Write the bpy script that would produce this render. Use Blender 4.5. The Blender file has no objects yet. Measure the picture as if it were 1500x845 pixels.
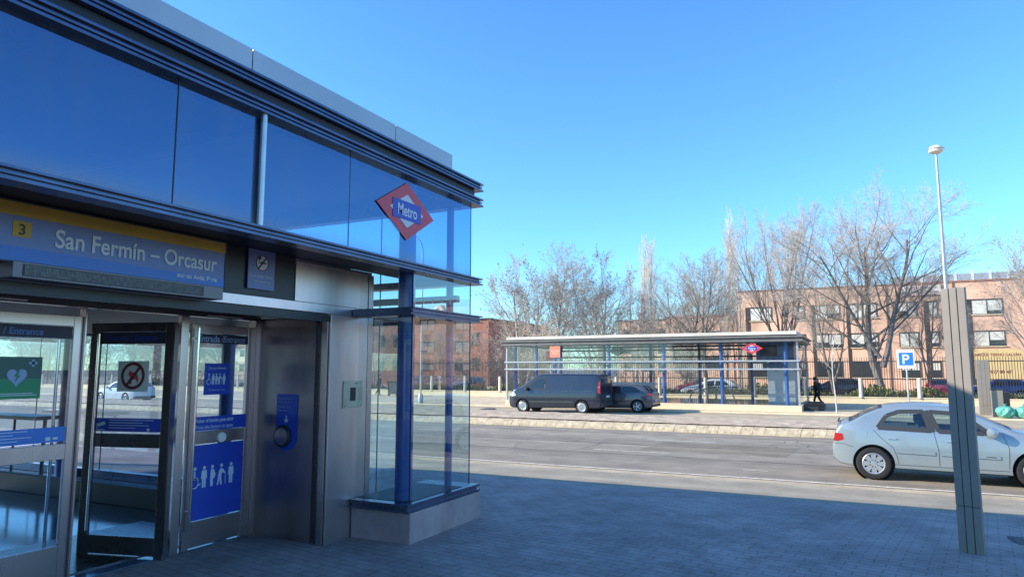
import bpy, bmesh, math, random
from math import sin, cos, pi, radians, sqrt, atan2
from mathutils import Vector, Matrix
random.seed(7)
S = bpy.context.scene
C = S.collection

# ------------------------------------------------------------------ materials
def mat(name, col, rough=.6, metal=0., var=0., vscale=4., bump=0., bscale=60., coat=0., spec=.5, stretch=None, col2=None, objc=True):
    m = bpy.data.materials.new(name); m.use_nodes = True
    nt = m.node_tree; N = nt.nodes; L = nt.links
    b = N['Principled BSDF']
    b.inputs['Base Color'].default_value = (*col, 1); b.inputs['Roughness'].default_value = rough
    b.inputs['Metallic'].default_value = metal; b.inputs['Coat Weight'].default_value = coat
    b.inputs['Coat Roughness'].default_value = .06
    b.inputs['Specular IOR Level'].default_value = spec
    if var or bump:
        tc = N.new('ShaderNodeTexCoord'); mp = N.new('ShaderNodeMapping')
        L.new(tc.outputs['Object'], mp.inputs[0])
        if stretch: mp.inputs['Scale'].default_value = stretch
    if var:
        n = N.new('ShaderNodeTexNoise'); n.inputs['Scale'].default_value = vscale; n.inputs['Detail'].default_value = 8
        n.inputs['Roughness'].default_value = .65
        L.new(mp.outputs[0], n.inputs['Vector'])
        r = N.new('ShaderNodeValToRGB')
        c2 = col2 or tuple(c*(1-var) for c in col)
        r.color_ramp.elements[0].position = .33; r.color_ramp.elements[1].position = .68
        r.color_ramp.elements[0].color = (*c2, 1)
        r.color_ramp.elements[1].color = (*[min(1, c*(1+var*.5)) for c in col], 1)
        L.new(n.outputs[0], r.inputs[0]); L.new(r.outputs[0], b.inputs['Base Color'])
        if metal > .3 or rough < .5:
            mr = N.new('ShaderNodeMapRange'); mr.inputs['To Min'].default_value = rough*.8; mr.inputs['To Max'].default_value = min(1, rough*1.35)
            L.new(n.outputs[0], mr.inputs[0]); L.new(mr.outputs[0], b.inputs['Roughness'])
    if bump:
        n2 = N.new('ShaderNodeTexNoise'); n2.inputs['Scale'].default_value = bscale; n2.inputs['Detail'].default_value = 5
        L.new(mp.outputs[0], n2.inputs['Vector'])
        bp = N.new('ShaderNodeBump'); bp.inputs['Strength'].default_value = bump; bp.inputs['Distance'].default_value = .02
        L.new(n2.outputs[0], bp.inputs['Height']); L.new(bp.outputs[0], b.inputs['Normal'])
    return m

def glass(name, tint, r0, dirt=0., rc=(.95, .97, 1), edge=None):
    m = bpy.data.materials.new(name); m.use_nodes = True
    nt = m.node_tree; N = nt.nodes; L = nt.links
    for n in list(N): N.remove(n)
    out = N.new('ShaderNodeOutputMaterial'); mx = N.new('ShaderNodeMixShader')
    tr = N.new('ShaderNodeBsdfTransparent'); tr.inputs[0].default_value = (*tint, 1)
    gl = N.new('ShaderNodeBsdfGlossy'); gl.inputs['Roughness'].default_value = 0.0; gl.inputs[0].default_value = (*rc, 1)
    lw = N.new('ShaderNodeLayerWeight'); lw.inputs[0].default_value = .5
    p = N.new('ShaderNodeMath'); p.operation = 'POWER'; p.inputs[1].default_value = 4.
    L.new(lw.outputs['Facing'], p.inputs[0])
    mr = N.new('ShaderNodeMapRange'); mr.inputs['To Min'].default_value = r0; mr.inputs['To Max'].default_value = .97
    L.new(p.outputs[0], mr.inputs[0]); L.new(mr.outputs[0], mx.inputs[0])
    L.new(tr.outputs[0], mx.inputs[1]); L.new(gl.outputs[0], mx.inputs[2])
    last = mx
    if dirt:
        tc = N.new('ShaderNodeTexCoord'); n = N.new('ShaderNodeTexNoise'); n.inputs['Scale'].default_value = 1.7; n.inputs['Detail'].default_value = 7
        L.new(tc.outputs['Object'], n.inputs['Vector'])
        r = N.new('ShaderNodeMapRange'); r.inputs['From Min'].default_value = .45; r.inputs['From Max'].default_value = .8
        r.inputs['To Min'].default_value = dirt*.25; r.inputs['To Max'].default_value = dirt
        L.new(n.outputs[0], r.inputs[0])
        d = N.new('ShaderNodeBsdfDiffuse'); d.inputs[0].default_value = (.45, .47, .5, 1)
        m2 = N.new('ShaderNodeMixShader'); L.new(r.outputs[0], m2.inputs[0]); L.new(mx.outputs[0], m2.inputs[1]); L.new(d.outputs[0], m2.inputs[2])
        last = m2
        if edge:
            sp = N.new('ShaderNodeSeparateXYZ'); L.new(tc.outputs['Object'], sp.inputs[0])
            e = N.new('ShaderNodeMapRange'); e.inputs['From Min'].default_value = edge+.20; e.inputs['From Max'].default_value = edge; L.new(sp.outputs[2], e.inputs[0])
            n6 = N.new('ShaderNodeTexNoise'); n6.inputs['Scale'].default_value = 3.5; n6.inputs['Detail'].default_value = 8; L.new(tc.outputs['Object'], n6.inputs['Vector'])
            q = N.new('ShaderNodeMath'); q.operation = 'POWER'; q.inputs[1].default_value = 2.; L.new(e.outputs[0], q.inputs[0])
            q2 = N.new('ShaderNodeMath'); q2.operation = 'MULTIPLY'; L.new(q.outputs[0], q2.inputs[0]); L.new(n6.outputs[0], q2.inputs[1])
            mp = N.new('ShaderNodeMapping'); mp.inputs['Scale'].default_value = (1, 2.2, .35); L.new(tc.outputs['Object'], mp.inputs[0])
            n7 = N.new('ShaderNodeTexNoise'); n7.inputs['Scale'].default_value = 1.2; n7.inputs['Detail'].default_value = 6; n7.inputs['Distortion'].default_value = .6; L.new(mp.outputs[0], n7.inputs['Vector'])
            r7 = N.new('ShaderNodeMapRange'); r7.inputs['From Min'].default_value = .5; r7.inputs['From Max'].default_value = .75; r7.inputs['To Max'].default_value = .10; L.new(n7.outputs[0], r7.inputs[0])  # faint pale streaks on the pane stand in for soft reflections
            q3 = N.new('ShaderNodeMath'); q3.operation = 'ADD'; L.new(q2.outputs[0], q3.inputs[0]); L.new(r7.outputs[0], q3.inputs[1])
            d2 = N.new('ShaderNodeBsdfDiffuse'); d2.inputs[0].default_value = (.42, .40, .38, 1)
            m3 = N.new('ShaderNodeMixShader'); L.new(q3.outputs[0], m3.inputs[0]); L.new(m2.outputs[0], m3.inputs[1]); L.new(d2.outputs[0], m3.inputs[2]); last = m3
    L.new(last.outputs[0], out.inputs[0])
    return m

M = {}
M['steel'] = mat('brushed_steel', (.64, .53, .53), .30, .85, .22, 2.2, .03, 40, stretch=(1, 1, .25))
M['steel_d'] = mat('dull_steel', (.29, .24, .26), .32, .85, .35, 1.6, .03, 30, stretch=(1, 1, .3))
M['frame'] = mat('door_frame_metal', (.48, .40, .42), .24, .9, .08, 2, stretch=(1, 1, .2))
M['frame_d'] = mat('door_frame_dark', (.13, .12, .13), .25, .8, .1, 2)
M['chrome'] = mat('polished_bar', (.72, .72, .72), .12, 1., .1, 5)
M['ledge'] = mat('ledge_metal', (.09, .115, .19), .26, .65, .3, 3, .04, 30)
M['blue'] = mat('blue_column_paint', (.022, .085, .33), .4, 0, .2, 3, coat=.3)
M['roofpan'] = mat('roof_fascia_panel', (.46, .48, .52), .45, .3, .12, .8)
M['soffit'] = mat('soffit_dark', (.018, .02, .03), .5, .2, .3, 2)
M['ceil'] = mat('ceiling_dark', (.05, .075, .12), .4, .2, .4, .8)
M['beamc'] = mat('beam_paint', (.10, .16, .27), .5, 0, .2, 1)
M['stone'] = mat('plinth_stone', (.40, .28, .28), .65, 0, .25, 3, .2, 50)
M['gran'] = mat('pale_granite', (.82, .65, .43), .7, 0, .15, 3, .2, 40)
M['blackp'] = mat('black_panel', (.022, .024, .03), .35, .2, .2, 3)
M['black'] = mat('black_rubber', (.015, .015, .016), .6)
M['tyre'] = mat('tyre', (.02, .02, .021), .8, 0, .2, 20)
M['tile'] = mat('interior_tile', (.12, .15, .22), .10, 0, .25, 2.2, .03, 10, spec=1.)
M['signblue'] = mat('sign_blue_grey', (.15, .19, .36), .4, .2, .12, 2)
M['signblue2'] = mat('sign_mid_blue', (.045, .17, .55), .35, 0, .15, 2)
M['signyel'] = mat('sign_yellow', (.50, .30, .035), .45, 0, .15, 4)
M['white'] = mat('sign_white', (.82, .72, .62), .5, 0, .06, 5)
M['lett'] = mat('letter_white', (.62, .62, .64), .5)
M['lettdim'] = mat('letter_pale_blue', (.33, .40, .60), .5)
M['sticker'] = mat('sticker_blue', (.02, .06, .42), .4, 0, .12, 4)
M['stickd'] = mat('sticker_dark_blue', (.01, .015, .06), .4, 0, .12, 4)
M['red'] = mat('sign_red', (.66, .05, .07), .4, 0, .12, 4)
M['redd'] = mat('sign_dark_red', (.17, .02, .03), .5)
M['green'] = mat('sign_green', (.01, .26, .10), .4, 0, .15, 4)
M['greend'] = mat('sign_dark_green', (.02, .10, .08), .4)
M['pblue'] = mat('parking_blue', (.02, .20, .62), .4)
M['orange'] = mat('sign_orange_red', (.85, .27, .16), .5, 0, .1, 6)
M['cream'] = mat('intercom_plate', (.55, .52, .42), .35, .5, .12, 10)
M['grey'] = mat('grey_paint', (.27, .235, .20), .65, .0, .12, 3, .03, 60)
M['greyd'] = mat('groove', (.05, .05, .05), .6)
M['galv'] = mat('galvanised', (.48, .49, .50), .45, .5, .15, 6)
M['whitep'] = mat('white_post', (.80, .68, .55), .6, 0, .15, 6)
M['fence'] = mat('fence_dark', (.055, .055, .055), .5, .3, .2, 6)
M['railw'] = mat('fence_wall', (.84, .68, .44), .8, 0, .15, 1.5, .2, 20)
M['teal'] = mat('bag_teal', (.12, .42, .33), .4, 0, .2, 9, .6, 14)
M['cloth'] = mat('dark_coat', (.035, .036, .048), .85, 0, .3, 12)
M['trous'] = mat('dark_trousers', (.014, .015, .02), .9)
M['skin'] = mat('skin', (.5, .3, .21), .5)
M['hair'] = mat('hair', (.02, .014, .01), .7)
M['bark'] = mat('bark_grey_brown', (.52, .45, .38), .9, 0, .3, 6, .4, 30)
M['barkl'] = mat('bark_pale', (.66, .61, .53), .9, 0, .25, 6, .4, 30)
M['barkd'] = mat('bark_dark', (.22, .185, .165), .9, 0, .35, 6, .4, 30)
M['twig'] = mat('twigs', (.49, .42, .36), .9, 0, .2, 3)
M['twigl'] = mat('twigs_pale', (.70, .60, .50), .9, 0, .2, 3)
M['leaf'] = mat('dead_leaves', (.48, .37, .28), .9, 0, .3, 2)
M['grn'] = mat('hedge_green', (.34, .35, .13), .9, 0, .4, 3)
M['rim'] = mat('rim_silver', (.55, .56, .57), .3, .7, .1, 9)
M['cglass'] = mat('car_glass', (.018, .026, .03), .03, 0, 0, spec=.8)
M['lampred'] = mat('tail_lamp_red', (.42, .02, .02), .2, 0, 0, coat=.5)
M['lampclr'] = mat('lamp_clear', (.6, .6, .6), .1, .3)
M['plate'] = mat('number_plate', (.65, .65, .62), .5)
M['g_up'] = glass('upper_glazing', (.42, .68, .95), .30, .05, (.25, .40, .66), 2.935)
M['g_box'] = glass('clear_glazing', (.80, .91, .93), .13, .035)
M['g_door'] = glass('door_glazing', (.66, .76, .88), .05, .015)
M['g_car'] = glass('car_side_glazing', (.62, .74, .72), .10, .02)
M['seatc'] = mat('seat_cloth', (.07, .075, .085), .9, 0, .2, 9)
M['g_far'] = glass('far_glazing', (.90, .94, .94), .06, .06)
def paint(name, col, metal=.3, rough=.35): return mat(name, col, rough, metal, .05, 1.5, coat=.9)
M['p_silver'] = paint('paint_pale_silver_blue', (.36, .42, .44), .45, .3)
M['p_navy'] = paint('paint_dark_grey_blue', (.022, .027, .045), .35, .26)
M['p_grey'] = paint('paint_dark_grey', (.08, .078, .092), .4, .3)
M['p_white'] = paint('paint_white', (.72, .72, .71), 0., .4)
M['p_red'] = paint('paint_red', (.45, .02, .03), 0., .35)
M['p_blue'] = paint('paint_blue', (.02, .04, .2), 0.1, .35)
M['p_black'] = paint('paint_black', (.02, .022, .028), 0.1, .35)
M['trimgrey'] = mat('bumper_trim', (.04, .042, .045), .6)

def brick_mat(name, c1, c2, mortar, sx=1., scale=1., rough=.85, w=.24, h=.075, ms=.012, bump=.3, rot=0., plane='xz', patch=.34):
    m = bpy.data.materials.new(name); m.use_nodes = True
    nt = m.node_tree; N = nt.nodes; L = nt.links; b = N['Principled BSDF']; b.inputs['Roughness'].default_value = rough
    tc = N.new('ShaderNodeTexCoord'); sp = N.new('ShaderNodeSeparateXYZ'); cb = N.new('ShaderNodeCombineXYZ')
    L.new(tc.outputs['Object'], sp.inputs[0])
    if plane == 'xz':
        ad = N.new('ShaderNodeMath'); L.new(sp.outputs[0], ad.inputs[0]); L.new(sp.outputs[1], ad.inputs[1])
        L.new(ad.outputs[0], cb.inputs[0]); L.new(sp.outputs[2], cb.inputs[1])
    else:
        L.new(sp.outputs[0], cb.inputs[0]); L.new(sp.outputs[1], cb.inputs[1])
    mp = N.new('ShaderNodeMapping'); mp.inputs['Rotation'].default_value = (0, 0, rot); L.new(cb.outputs[0], mp.inputs[0])
    br = N.new('ShaderNodeTexBrick'); br.inputs['Color1'].default_value = (*c1, 1); br.inputs['Color2'].default_value = (*c2, 1)
    br.inputs['Mortar'].default_value = (*mortar, 1); br.inputs['Scale'].default_value = 1
    br.inputs['Brick Width'].default_value = w; br.inputs['Row Height'].default_value = h; br.inputs['Mortar Size'].default_value = ms
    L.new(mp.outputs[0], br.inputs['Vector'])
    n = N.new('ShaderNodeTexNoise'); n.inputs['Scale'].default_value = .55; n.inputs['Detail'].default_value = 9; n.inputs['Roughness'].default_value = .7
    L.new(tc.outputs['Object'], n.inputs['Vector'])
    mr = N.new('ShaderNodeMapRange'); mr.inputs['From Min'].default_value = .3; mr.inputs['From Max'].default_value = .7
    mr.inputs['To Min'].default_value = 1-patch; mr.inputs['To Max'].default_value = 1+patch*.6
    L.new(n.outputs[0], mr.inputs[0])
    vm = N.new('ShaderNodeVectorMath'); vm.operation = 'SCALE'; L.new(br.outputs[0], vm.inputs[0]); L.new(mr.outputs[0], vm.inputs['Scale'])
    fin = vm.outputs[0]
    if plane == 'xy':
        vo = N.new('ShaderNodeTexVoronoi'); vo.inputs['Scale'].default_value = 1.9; L.new(tc.outputs['Object'], vo.inputs['Vector'])
        st = N.new('ShaderNodeMapRange'); st.inputs['From Min'].default_value = .025; st.inputs['From Max'].default_value = .05; st.inputs['To Min'].default_value = .55; L.new(vo.outputs['Distance'], st.inputs[0])
        n5 = N.new('ShaderNodeTexNoise'); n5.inputs['Scale'].default_value = 2.3; n5.inputs['Detail'].default_value = 6; n5.inputs['Distortion'].default_value = 1.2; L.new(tc.outputs['Object'], n5.inputs['Vector'])
        s5 = N.new('ShaderNodeMapRange'); s5.inputs['From Min'].default_value = .35; s5.inputs['From Max'].default_value = .65; s5.inputs['To Min'].default_value = .82; s5.inputs['To Max'].default_value = 1.12; L.new(n5.outputs[0], s5.inputs[0])
        m5 = N.new('ShaderNodeMath'); m5.operation = 'MULTIPLY'; L.new(st.outputs[0], m5.inputs[0]); L.new(s5.outputs[0], m5.inputs[1])
        v5 = N.new('ShaderNodeVectorMath'); v5.operation = 'SCALE'; L.new(fin, v5.inputs[0]); L.new(m5.outputs[0], v5.inputs['Scale']); fin = v5.outputs[0]
    L.new(fin, b.inputs['Base Color'])
    bp = N.new('ShaderNodeBump'); bp.inputs['Strength'].default_value = bump; bp.inputs['Distance'].default_value = .01; bp.invert = True
    ad2 = N.new('ShaderNodeMath'); n3 = N.new('ShaderNodeTexNoise'); n3.inputs['Scale'].default_value = 25
    L.new(tc.outputs['Object'], n3.inputs['Vector']); L.new(br.outputs['Fac'], ad2.inputs[0]); L.new(n3.outputs[0], ad2.inputs[1])
    L.new(ad2.outputs[0], bp.inputs['Height']); L.new(bp.outputs[0], b.inputs['Normal'])
    return m
M['brick'] = brick_mat('orange_brick', (.88, .47, .29), (.82, .42, .25), (.80, .59, .45))
M['brickd'] = brick_mat('dark_red_brick', (.42, .13, .08), (.36, .105, .065), (.36, .2, .14))
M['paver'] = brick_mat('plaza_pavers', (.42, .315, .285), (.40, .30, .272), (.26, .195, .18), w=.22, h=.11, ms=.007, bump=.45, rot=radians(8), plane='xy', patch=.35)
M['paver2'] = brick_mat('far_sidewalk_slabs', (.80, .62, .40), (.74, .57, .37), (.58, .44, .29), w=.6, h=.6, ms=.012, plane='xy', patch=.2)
def asphalt(name, col, c2):
    m = mat(name, col, .85, 0, .25, 1.2, .35, 180)
    nt = m.node_tree; N = nt.nodes; L = nt.links; b = N['Principled BSDF']
    tc = N.new('ShaderNodeTexCoord'); v = N.new('ShaderNodeTexNoise'); v.inputs['Scale'].default_value = 140; v.inputs['Detail'].default_value = 2
    L.new(tc.outputs['Object'], v.inputs['Vector'])
    r = N.new('ShaderNodeMapRange'); r.inputs['From Min'].default_value = .3; r.inputs['From Max'].default_value = .7; r.inputs['To Min'].default_value = .7; r.inputs['To Max'].default_value = 1.35
    L.new(v.outputs[0], r.inputs[0])
    # wheel tracks along the road (x), slow variation across it
    mp = N.new('ShaderNodeMapping'); mp.inputs['Scale'].default_value = (.03, .9, 1); L.new(tc.outputs['Object'], mp.inputs[0])
    n4 = N.new('ShaderNodeTexNoise'); n4.inputs['Scale'].default_value = 1.1; n4.inputs['Detail'].default_value = 4; L.new(mp.outputs[0], n4.inputs['Vector'])
    r4 = N.new('ShaderNodeMapRange'); r4.inputs['From Min'].default_value = .3; r4.inputs['From Max'].default_value = .7; r4.inputs['To Min'].default_value = .78; r4.inputs['To Max'].default_value = 1.2
    L.new(n4.outputs[0], r4.inputs[0])
    mm = N.new('ShaderNodeMath'); mm.operation = 'MULTIPLY'; L.new(r.outputs[0], mm.inputs[0]); L.new(r4.outputs[0], mm.inputs[1])
    src = b.inputs['Base Color'].links[0].from_socket
    vm = N.new('ShaderNodeVectorMath'); vm.operation = 'SCALE'; L.new(src, vm.inputs[0]); L.new(mm.outputs[0], vm.inputs['Scale'])
    L.new(vm.outputs[0], b.inputs['Base Color'])
    return m
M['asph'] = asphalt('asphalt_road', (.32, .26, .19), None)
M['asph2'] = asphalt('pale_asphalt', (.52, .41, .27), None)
M['crack'] = mat('crack_tar', (.10, .085, .075), .7)
M['patch'] = asphalt('asphalt_patch', (.26, .205, .14), None)
M['strip'] = asphalt('pale_concrete_strip', (.42, .345, .245), None)
M['gutter'] = mat('gutter_concrete', (.58, .45, .29), .85, 0, .25, 2, .4, 90)
M['markw'] = mat('road_marking', (.86, .70, .55), .7, 0, .45, 9, .2, 60, col2=(.50, .40, .31))
M['kerb'] = mat('kerb_stone', (.60, .48, .32), .8, 0, .4, 5.5, .5, 30)
M['soil'] = mat('median_soil', (.62, .46, .31), .95, 0, .4, 2.5, .6, 14)
M['earth'] = mat('yard_ground', (.54, .40, .27), .95, 0, .4, .6, .3, 6)
M['ground'] = mat('far_ground', (.22, .20, .17), .95, 0, .3, .2)
M['galvd2'] = mat('drainpipe_brown', (.25, .16, .11), .6)
M['casem'] = mat('display_case', (.17, .15, .155), .4, .6, .15, 3)
M['mesh'] = mat('display_mesh', (.16, .155, .145), .5, .3, .5, 40)
M['bannerw'] = mat('banner_white', (.80, .74, .66), .7, 0, .1, 2)
M['bannery'] = mat('banner_yellow', (.72, .52, .24), .7, 0, .12, 2)
M['blind'] = mat('window_blind', (.76, .71, .60), .35, 0, .25, 1.5, coat=.6)
M['wdark'] = mat('window_dark', (.04, .045, .05), .1, 0, 0)
M['slot'] = mat('facade_slot', (.05, .038, .035), .8)

# ------------------------------------------------------------------ mesh builder
class MB:
    def __init__(s): s.v = []; s.f = []
    def add(s, vs, fs):
        n = len(s.v); s.v += [tuple(v) for v in vs]; s.f += [tuple(i+n for i in f) for f in fs]; return s
    def box(s, x0, x1, y0, y1, z0, z1):
        if x0 > x1: x0, x1 = x1, x0
        if y0 > y1: y0, y1 = y1, y0
        if z0 > z1: z0, z1 = z1, z0
        return s.add([(x0,y0,z0),(x1,y0,z0),(x1,y1,z0),(x0,y1,z0),(x0,y0,z1),(x1,y0,z1),(x1,y1,z1),(x0,y1,z1)],
              [(0,3,2,1),(4,5,6,7),(0,1,5,4),(1,2,6,5),(2,3,7,6),(3,0,4,7)])
    def quad(s, *p): return s.add(p, [tuple(range(len(p)))])
    def prism(s, pts, y0, y1):                       # polygon in xz, extruded along y
        n = len(pts)
        return s.add([(x, y0, z) for x, z in pts]+[(x, y1, z) for x, z in pts],
              [tuple(range(n)), tuple(range(2*n-1, n-1, -1))]+[(i, i+n, (i+1) % n+n, (i+1) % n) for i in range(n)])
    def tube(s, p0, p1, r0, r1=None, n=10, caps=True):
        r1 = r0 if r1 is None else r1
        a = Vector(p0); b = Vector(p1); d = (b-a)
        if d.length < 1e-9: return s
        d.normalize(); u = d.orthogonal().normalized(); w = d.cross(u)
        vs = []
        for c, r in ((a, r0), (b, r1)):
            for i in range(n):
                t = 2*pi*i/n; vs.append(c+u*cos(t)*r+w*sin(t)*r)
        fs = [(i, (i+1) % n, (i+1) % n+n, i+n) for i in range(n)]
        if caps: fs += [tuple(range(n-1, -1, -1)), tuple(range(n, 2*n))]
        return s.add(vs, fs)
    def path(s, pts, r, n=8):
        for a, b in zip(pts, pts[1:]): s.tube(a, b, r, r, n)
        return s
    def lathe(s, prof, c=(0,0,0), axis='y', n=32):    # prof: (radius, along axis)
        vs = []; k = len(prof)
        for i in range(n):
            t = 2*pi*i/n
            for r, a in prof:
                if axis == 'y': vs.append((c[0]+r*cos(t), c[1]+a, c[2]+r*sin(t)))
                elif axis == 'z': vs.append((c[0]+r*cos(t), c[1]+r*sin(t), c[2]+a))
                else: vs.append((c[0]+a, c[1]+r*cos(t), c[2]+r*sin(t)))
        fs = [(i*k+j, i*k+j+1, ((i+1) % n)*k+j+1, ((i+1) % n)*k+j) for i in range(n) for j in range(k-1)]
        return s.add(vs, fs)
    def disc(s, x, z, r, y0, y1, n=28, sx=1.): return s.prism([(x+r*sx*cos(2*pi*i/n), z+r*sin(2*pi*i/n)) for i in range(n)], y0, y1)
    def ring(s, x, z, r0, r1, y0, y1, n=36): return s.lathe([(r0, y0), (r1, y0), (r1, y1), (r0, y1), (r0, y0)], (x, 0, z), 'y', n)
    def build(s, name, m, parent=None, smooth=False, bevel=0., fix=True):
        me = bpy.data.meshes.new(name); me.from_pydata(s.v, [], s.f)
        if fix:
            bm = bmesh.new(); bm.from_mesh(me); bmesh.ops.recalc_face_normals(bm, faces=bm.faces); bm.to_mesh(me); bm.free()
        if m is not None: me.materials.append(m)
        if smooth:
            me.shade_smooth() if hasattr(me, 'shade_smooth') else None
            me.set_sharp_from_angle(angle=radians(38))
        o = bpy.data.objects.new(name, me); C.objects.link(o)
        if parent: o.parent = parent
        if bevel:
            b = o.modifiers.new('bevel', 'BEVEL'); b.width = bevel; b.segments = 2; b.limit_method = 'ANGLE'
        return o

def tag(o, label=None, cat=None, group=None, kind=None):
    if label: o['label'] = label
    if cat: o['category'] = cat
    if group: o['group'] = group
    if kind: o['kind'] = kind
    return o
def thing(name, label, cat, loc=(0,0,0), rz=0., group=None):
    o = bpy.data.objects.new(name, None); C.objects.link(o); o.location = loc; o.rotation_euler = (0,0,rz); o.empty_display_size = .2
    return tag(o, label, cat, group)
def structure(name, mb, m, **k): return tag(mb.build(name, m, **k), kind='structure')
def text(body, size, x, y, z, m, parent, name='lettering', bold=.0, align='LEFT', sx=1., shear=0.):
    cu = bpy.data.curves.new(name, 'FONT'); cu.body = body; cu.size = size; cu.align_x = align; cu.extrude = .0004; cu.offset = bold; cu.shear = shear
    o = bpy.data.objects.new(name, cu); C.objects.link(o); o.location = (x, y, z); o.rotation_euler = (pi/2, 0, 0); o.scale = (sx, 1, 1)
    cu.materials.append(m)
    dg = bpy.context.evaluated_depsgraph_get(); me = bpy.data.meshes.new_from_object(o.evaluated_get(dg)); me.name = name
    q = bpy.data.objects.new(name, me); C.objects.link(q); q.location = o.location; q.rotation_euler = o.rotation_euler; q.scale = o.scale; q.parent = parent
    bpy.data.objects.remove(o); bpy.data.curves.remove(cu)
    return q
def copy_tree(o, parent=None):
    c = o.copy(); C.objects.link(c)
    if parent: c.parent = parent
    for ch in [k for k in C.objects if k.parent == o]: copy_tree(ch, c)
    return c

# ------------------------------------------------------------------ camera, world, sun
cam = bpy.data.cameras.new('camera'); co = bpy.data.objects.new('camera', cam); C.objects.link(co); S.camera = co
cam.sensor_width = 36; cam.lens = 36*1010/1500; cam.clip_end = 4000; cam.clip_start = .05
co.location = (0, 0, 1.8); co.rotation_euler = (pi/2+math.atan(118/1010), 0, radians(26.3))
EL, TH = radians(25.4), radians(62.4)
sd = Vector((-sin(TH)*cos(EL), -cos(TH)*cos(EL), sin(EL)))        # towards the sun
sl = bpy.data.lights.new('sun', 'SUN'); sl.energy = 5.0; sl.angle = radians(.5); sl.color = (1.46, 1.34, 1.13)
so = bpy.data.objects.new('sun', sl); C.objects.link(so); so.rotation_euler = sd.to_track_quat('Z', 'Y').to_euler(); so.location = (0, 0, 30)
w = bpy.data.worlds.new('World'); S.world = w; w.use_nodes = True
nt = w.node_tree; N = nt.nodes; L = nt.links; bg = N['Background']
sky = N.new('ShaderNodeTexSky'); sky.sky_type = 'NISHITA'; sky.sun_disc = False; sky.sun_elevation = EL
sky.sun_rotation = math.atan2(sd.x, sd.y); sky.air_density = 1.15; sky.dust_density = .25; sky.ozone_density = 2.2; sky.altitude = 600
hs = N.new('ShaderNodeHueSaturation'); hs.inputs['Saturation'].default_value = 1.08; hs.inputs['Value'].default_value = 1.
tn = N.new('ShaderNodeVectorMath'); tn.operation = 'MULTIPLY'; tn.inputs[1].default_value = (1.0, 1.68, 2.25)
L.new(sky.outputs[0], hs.inputs['Color']); L.new(hs.outputs[0], tn.inputs[0]); L.new(tn.outputs[0], bg.inputs[0]); bg.inputs[1].default_value = .15
S.view_settings.view_transform = 'Standard'; S.view_settings.look = 'None'; S.view_settings.exposure = 0; S.view_settings.gamma = 1
S.cycles.max_bounces = 10; S.cycles.transparent_max_bounces = 24; S.cycles.use_denoising = True
S.cycles.caustics_reflective = False; S.cycles.sample_clamp_indirect = 6

# ------------------------------------------------------------------ ground
def zg(y):
    if y < 7.9: return 0.
    if y < 13.8: return -.3*(y-7.9)/5.9
    return -.3
def sheet(name, rows, x0, x1, m, dz=0.):
    b = MB(); xs = [x0+(x1-x0)*i/6 for i in range(7)]
    for (ya, za), (yb, zb) in zip(rows, rows[1:]):
        for xa, xb in zip(xs, xs[1:]): b.quad((xa, ya, za+dz), (xb, ya, za+dz), (xb, yb, zb+dz), (xa, yb, zb+dz))
    return structure(name, b, m, fix=False)
sheet('ground', [(-900, -.62), (2200, -.62)], -1800, 1800, M['ground'])
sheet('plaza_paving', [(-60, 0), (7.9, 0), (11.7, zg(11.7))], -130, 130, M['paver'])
sheet('service_strip', [(11.7, zg(11.7)), (13.8, -.3), (13.9, -.3)], -130, 130, M['strip'])
sheet('gutter', [(13.9, -.304), (14.28, -.304)], -130, 130, M['gutter'])
sheet('road', [(14.28, -.30), (23.9, -.30)], -160, 160, M['asph'])
sheet('edge_line', [(14.30, -.296), (14.42, -.296)], -130, 130, M['markw'])
b = MB()
for k in range(-16, 16):
    for y, x0 in ((17.6, -6.3), (20.7, -5.7)):
        x = x0+k*8.2; b.quad((x, y-.05, -.295), (x+2, y-.05, -.295), (x+2, y+.05, -.295), (x, y+.05, -.295))
b.quad((-2.25, 15.42, -.295), (-1.75, 15.40, -.295), (-1.7, 15.47, -.295), (-2.2, 15.48, -.295))
structure('lane_marking', b, M['markw'], fix=False)
b = MB(); rnd = random.Random(17)
for y0, w_ in ((19.2, .035), (22.3, .03), (16.9, .02)):
    x = -100.; y = y0
    while x < 70:
        x2 = x+rnd.uniform(.5, 1.2); y2 = y0+rnd.gauss(0, .035); ww = w_*rnd.uniform(.5, 1.3)
        b.quad((x, y-ww, -.2965), (x2, y2-ww, -.2965), (x2, y2+ww, -.2965), (x, y+ww, -.2965)); x, y = x2, y2
for k in range(26):
    x = rnd.uniform(-60, 30); y = rnd.uniform(14.6, 22); n_ = rnd.randint(5, 11); dx, dy = rnd.gauss(0, .25), .28
    for q in range(n_):
        x2, y2 = x+dx*.6+rnd.gauss(0, .12), min(y+dy, 23.5); b.quad((x-.008, y, -.2962), (x+.008, y, -.2962), (x2+.008, y2, -.2962), (x2-.008, y2, -.2962)); x, y = x2, y2
structure('road_crack', b, M['crack'], fix=False)
for (x0, x1, y0, y1) in ((-5.2, -1.6, 18.1, 20.3), (-18, -12.5, 15.2, 16.6), (6, 12, 20.9, 23.2)):
    structure('road_patch', MB().quad((x0, y0, -.2975), (x1, y0, -.2975), (x1+.2, y1, -.2975), (x0+.1, y1, -.2975)), M['patch'], fix=False)
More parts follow.
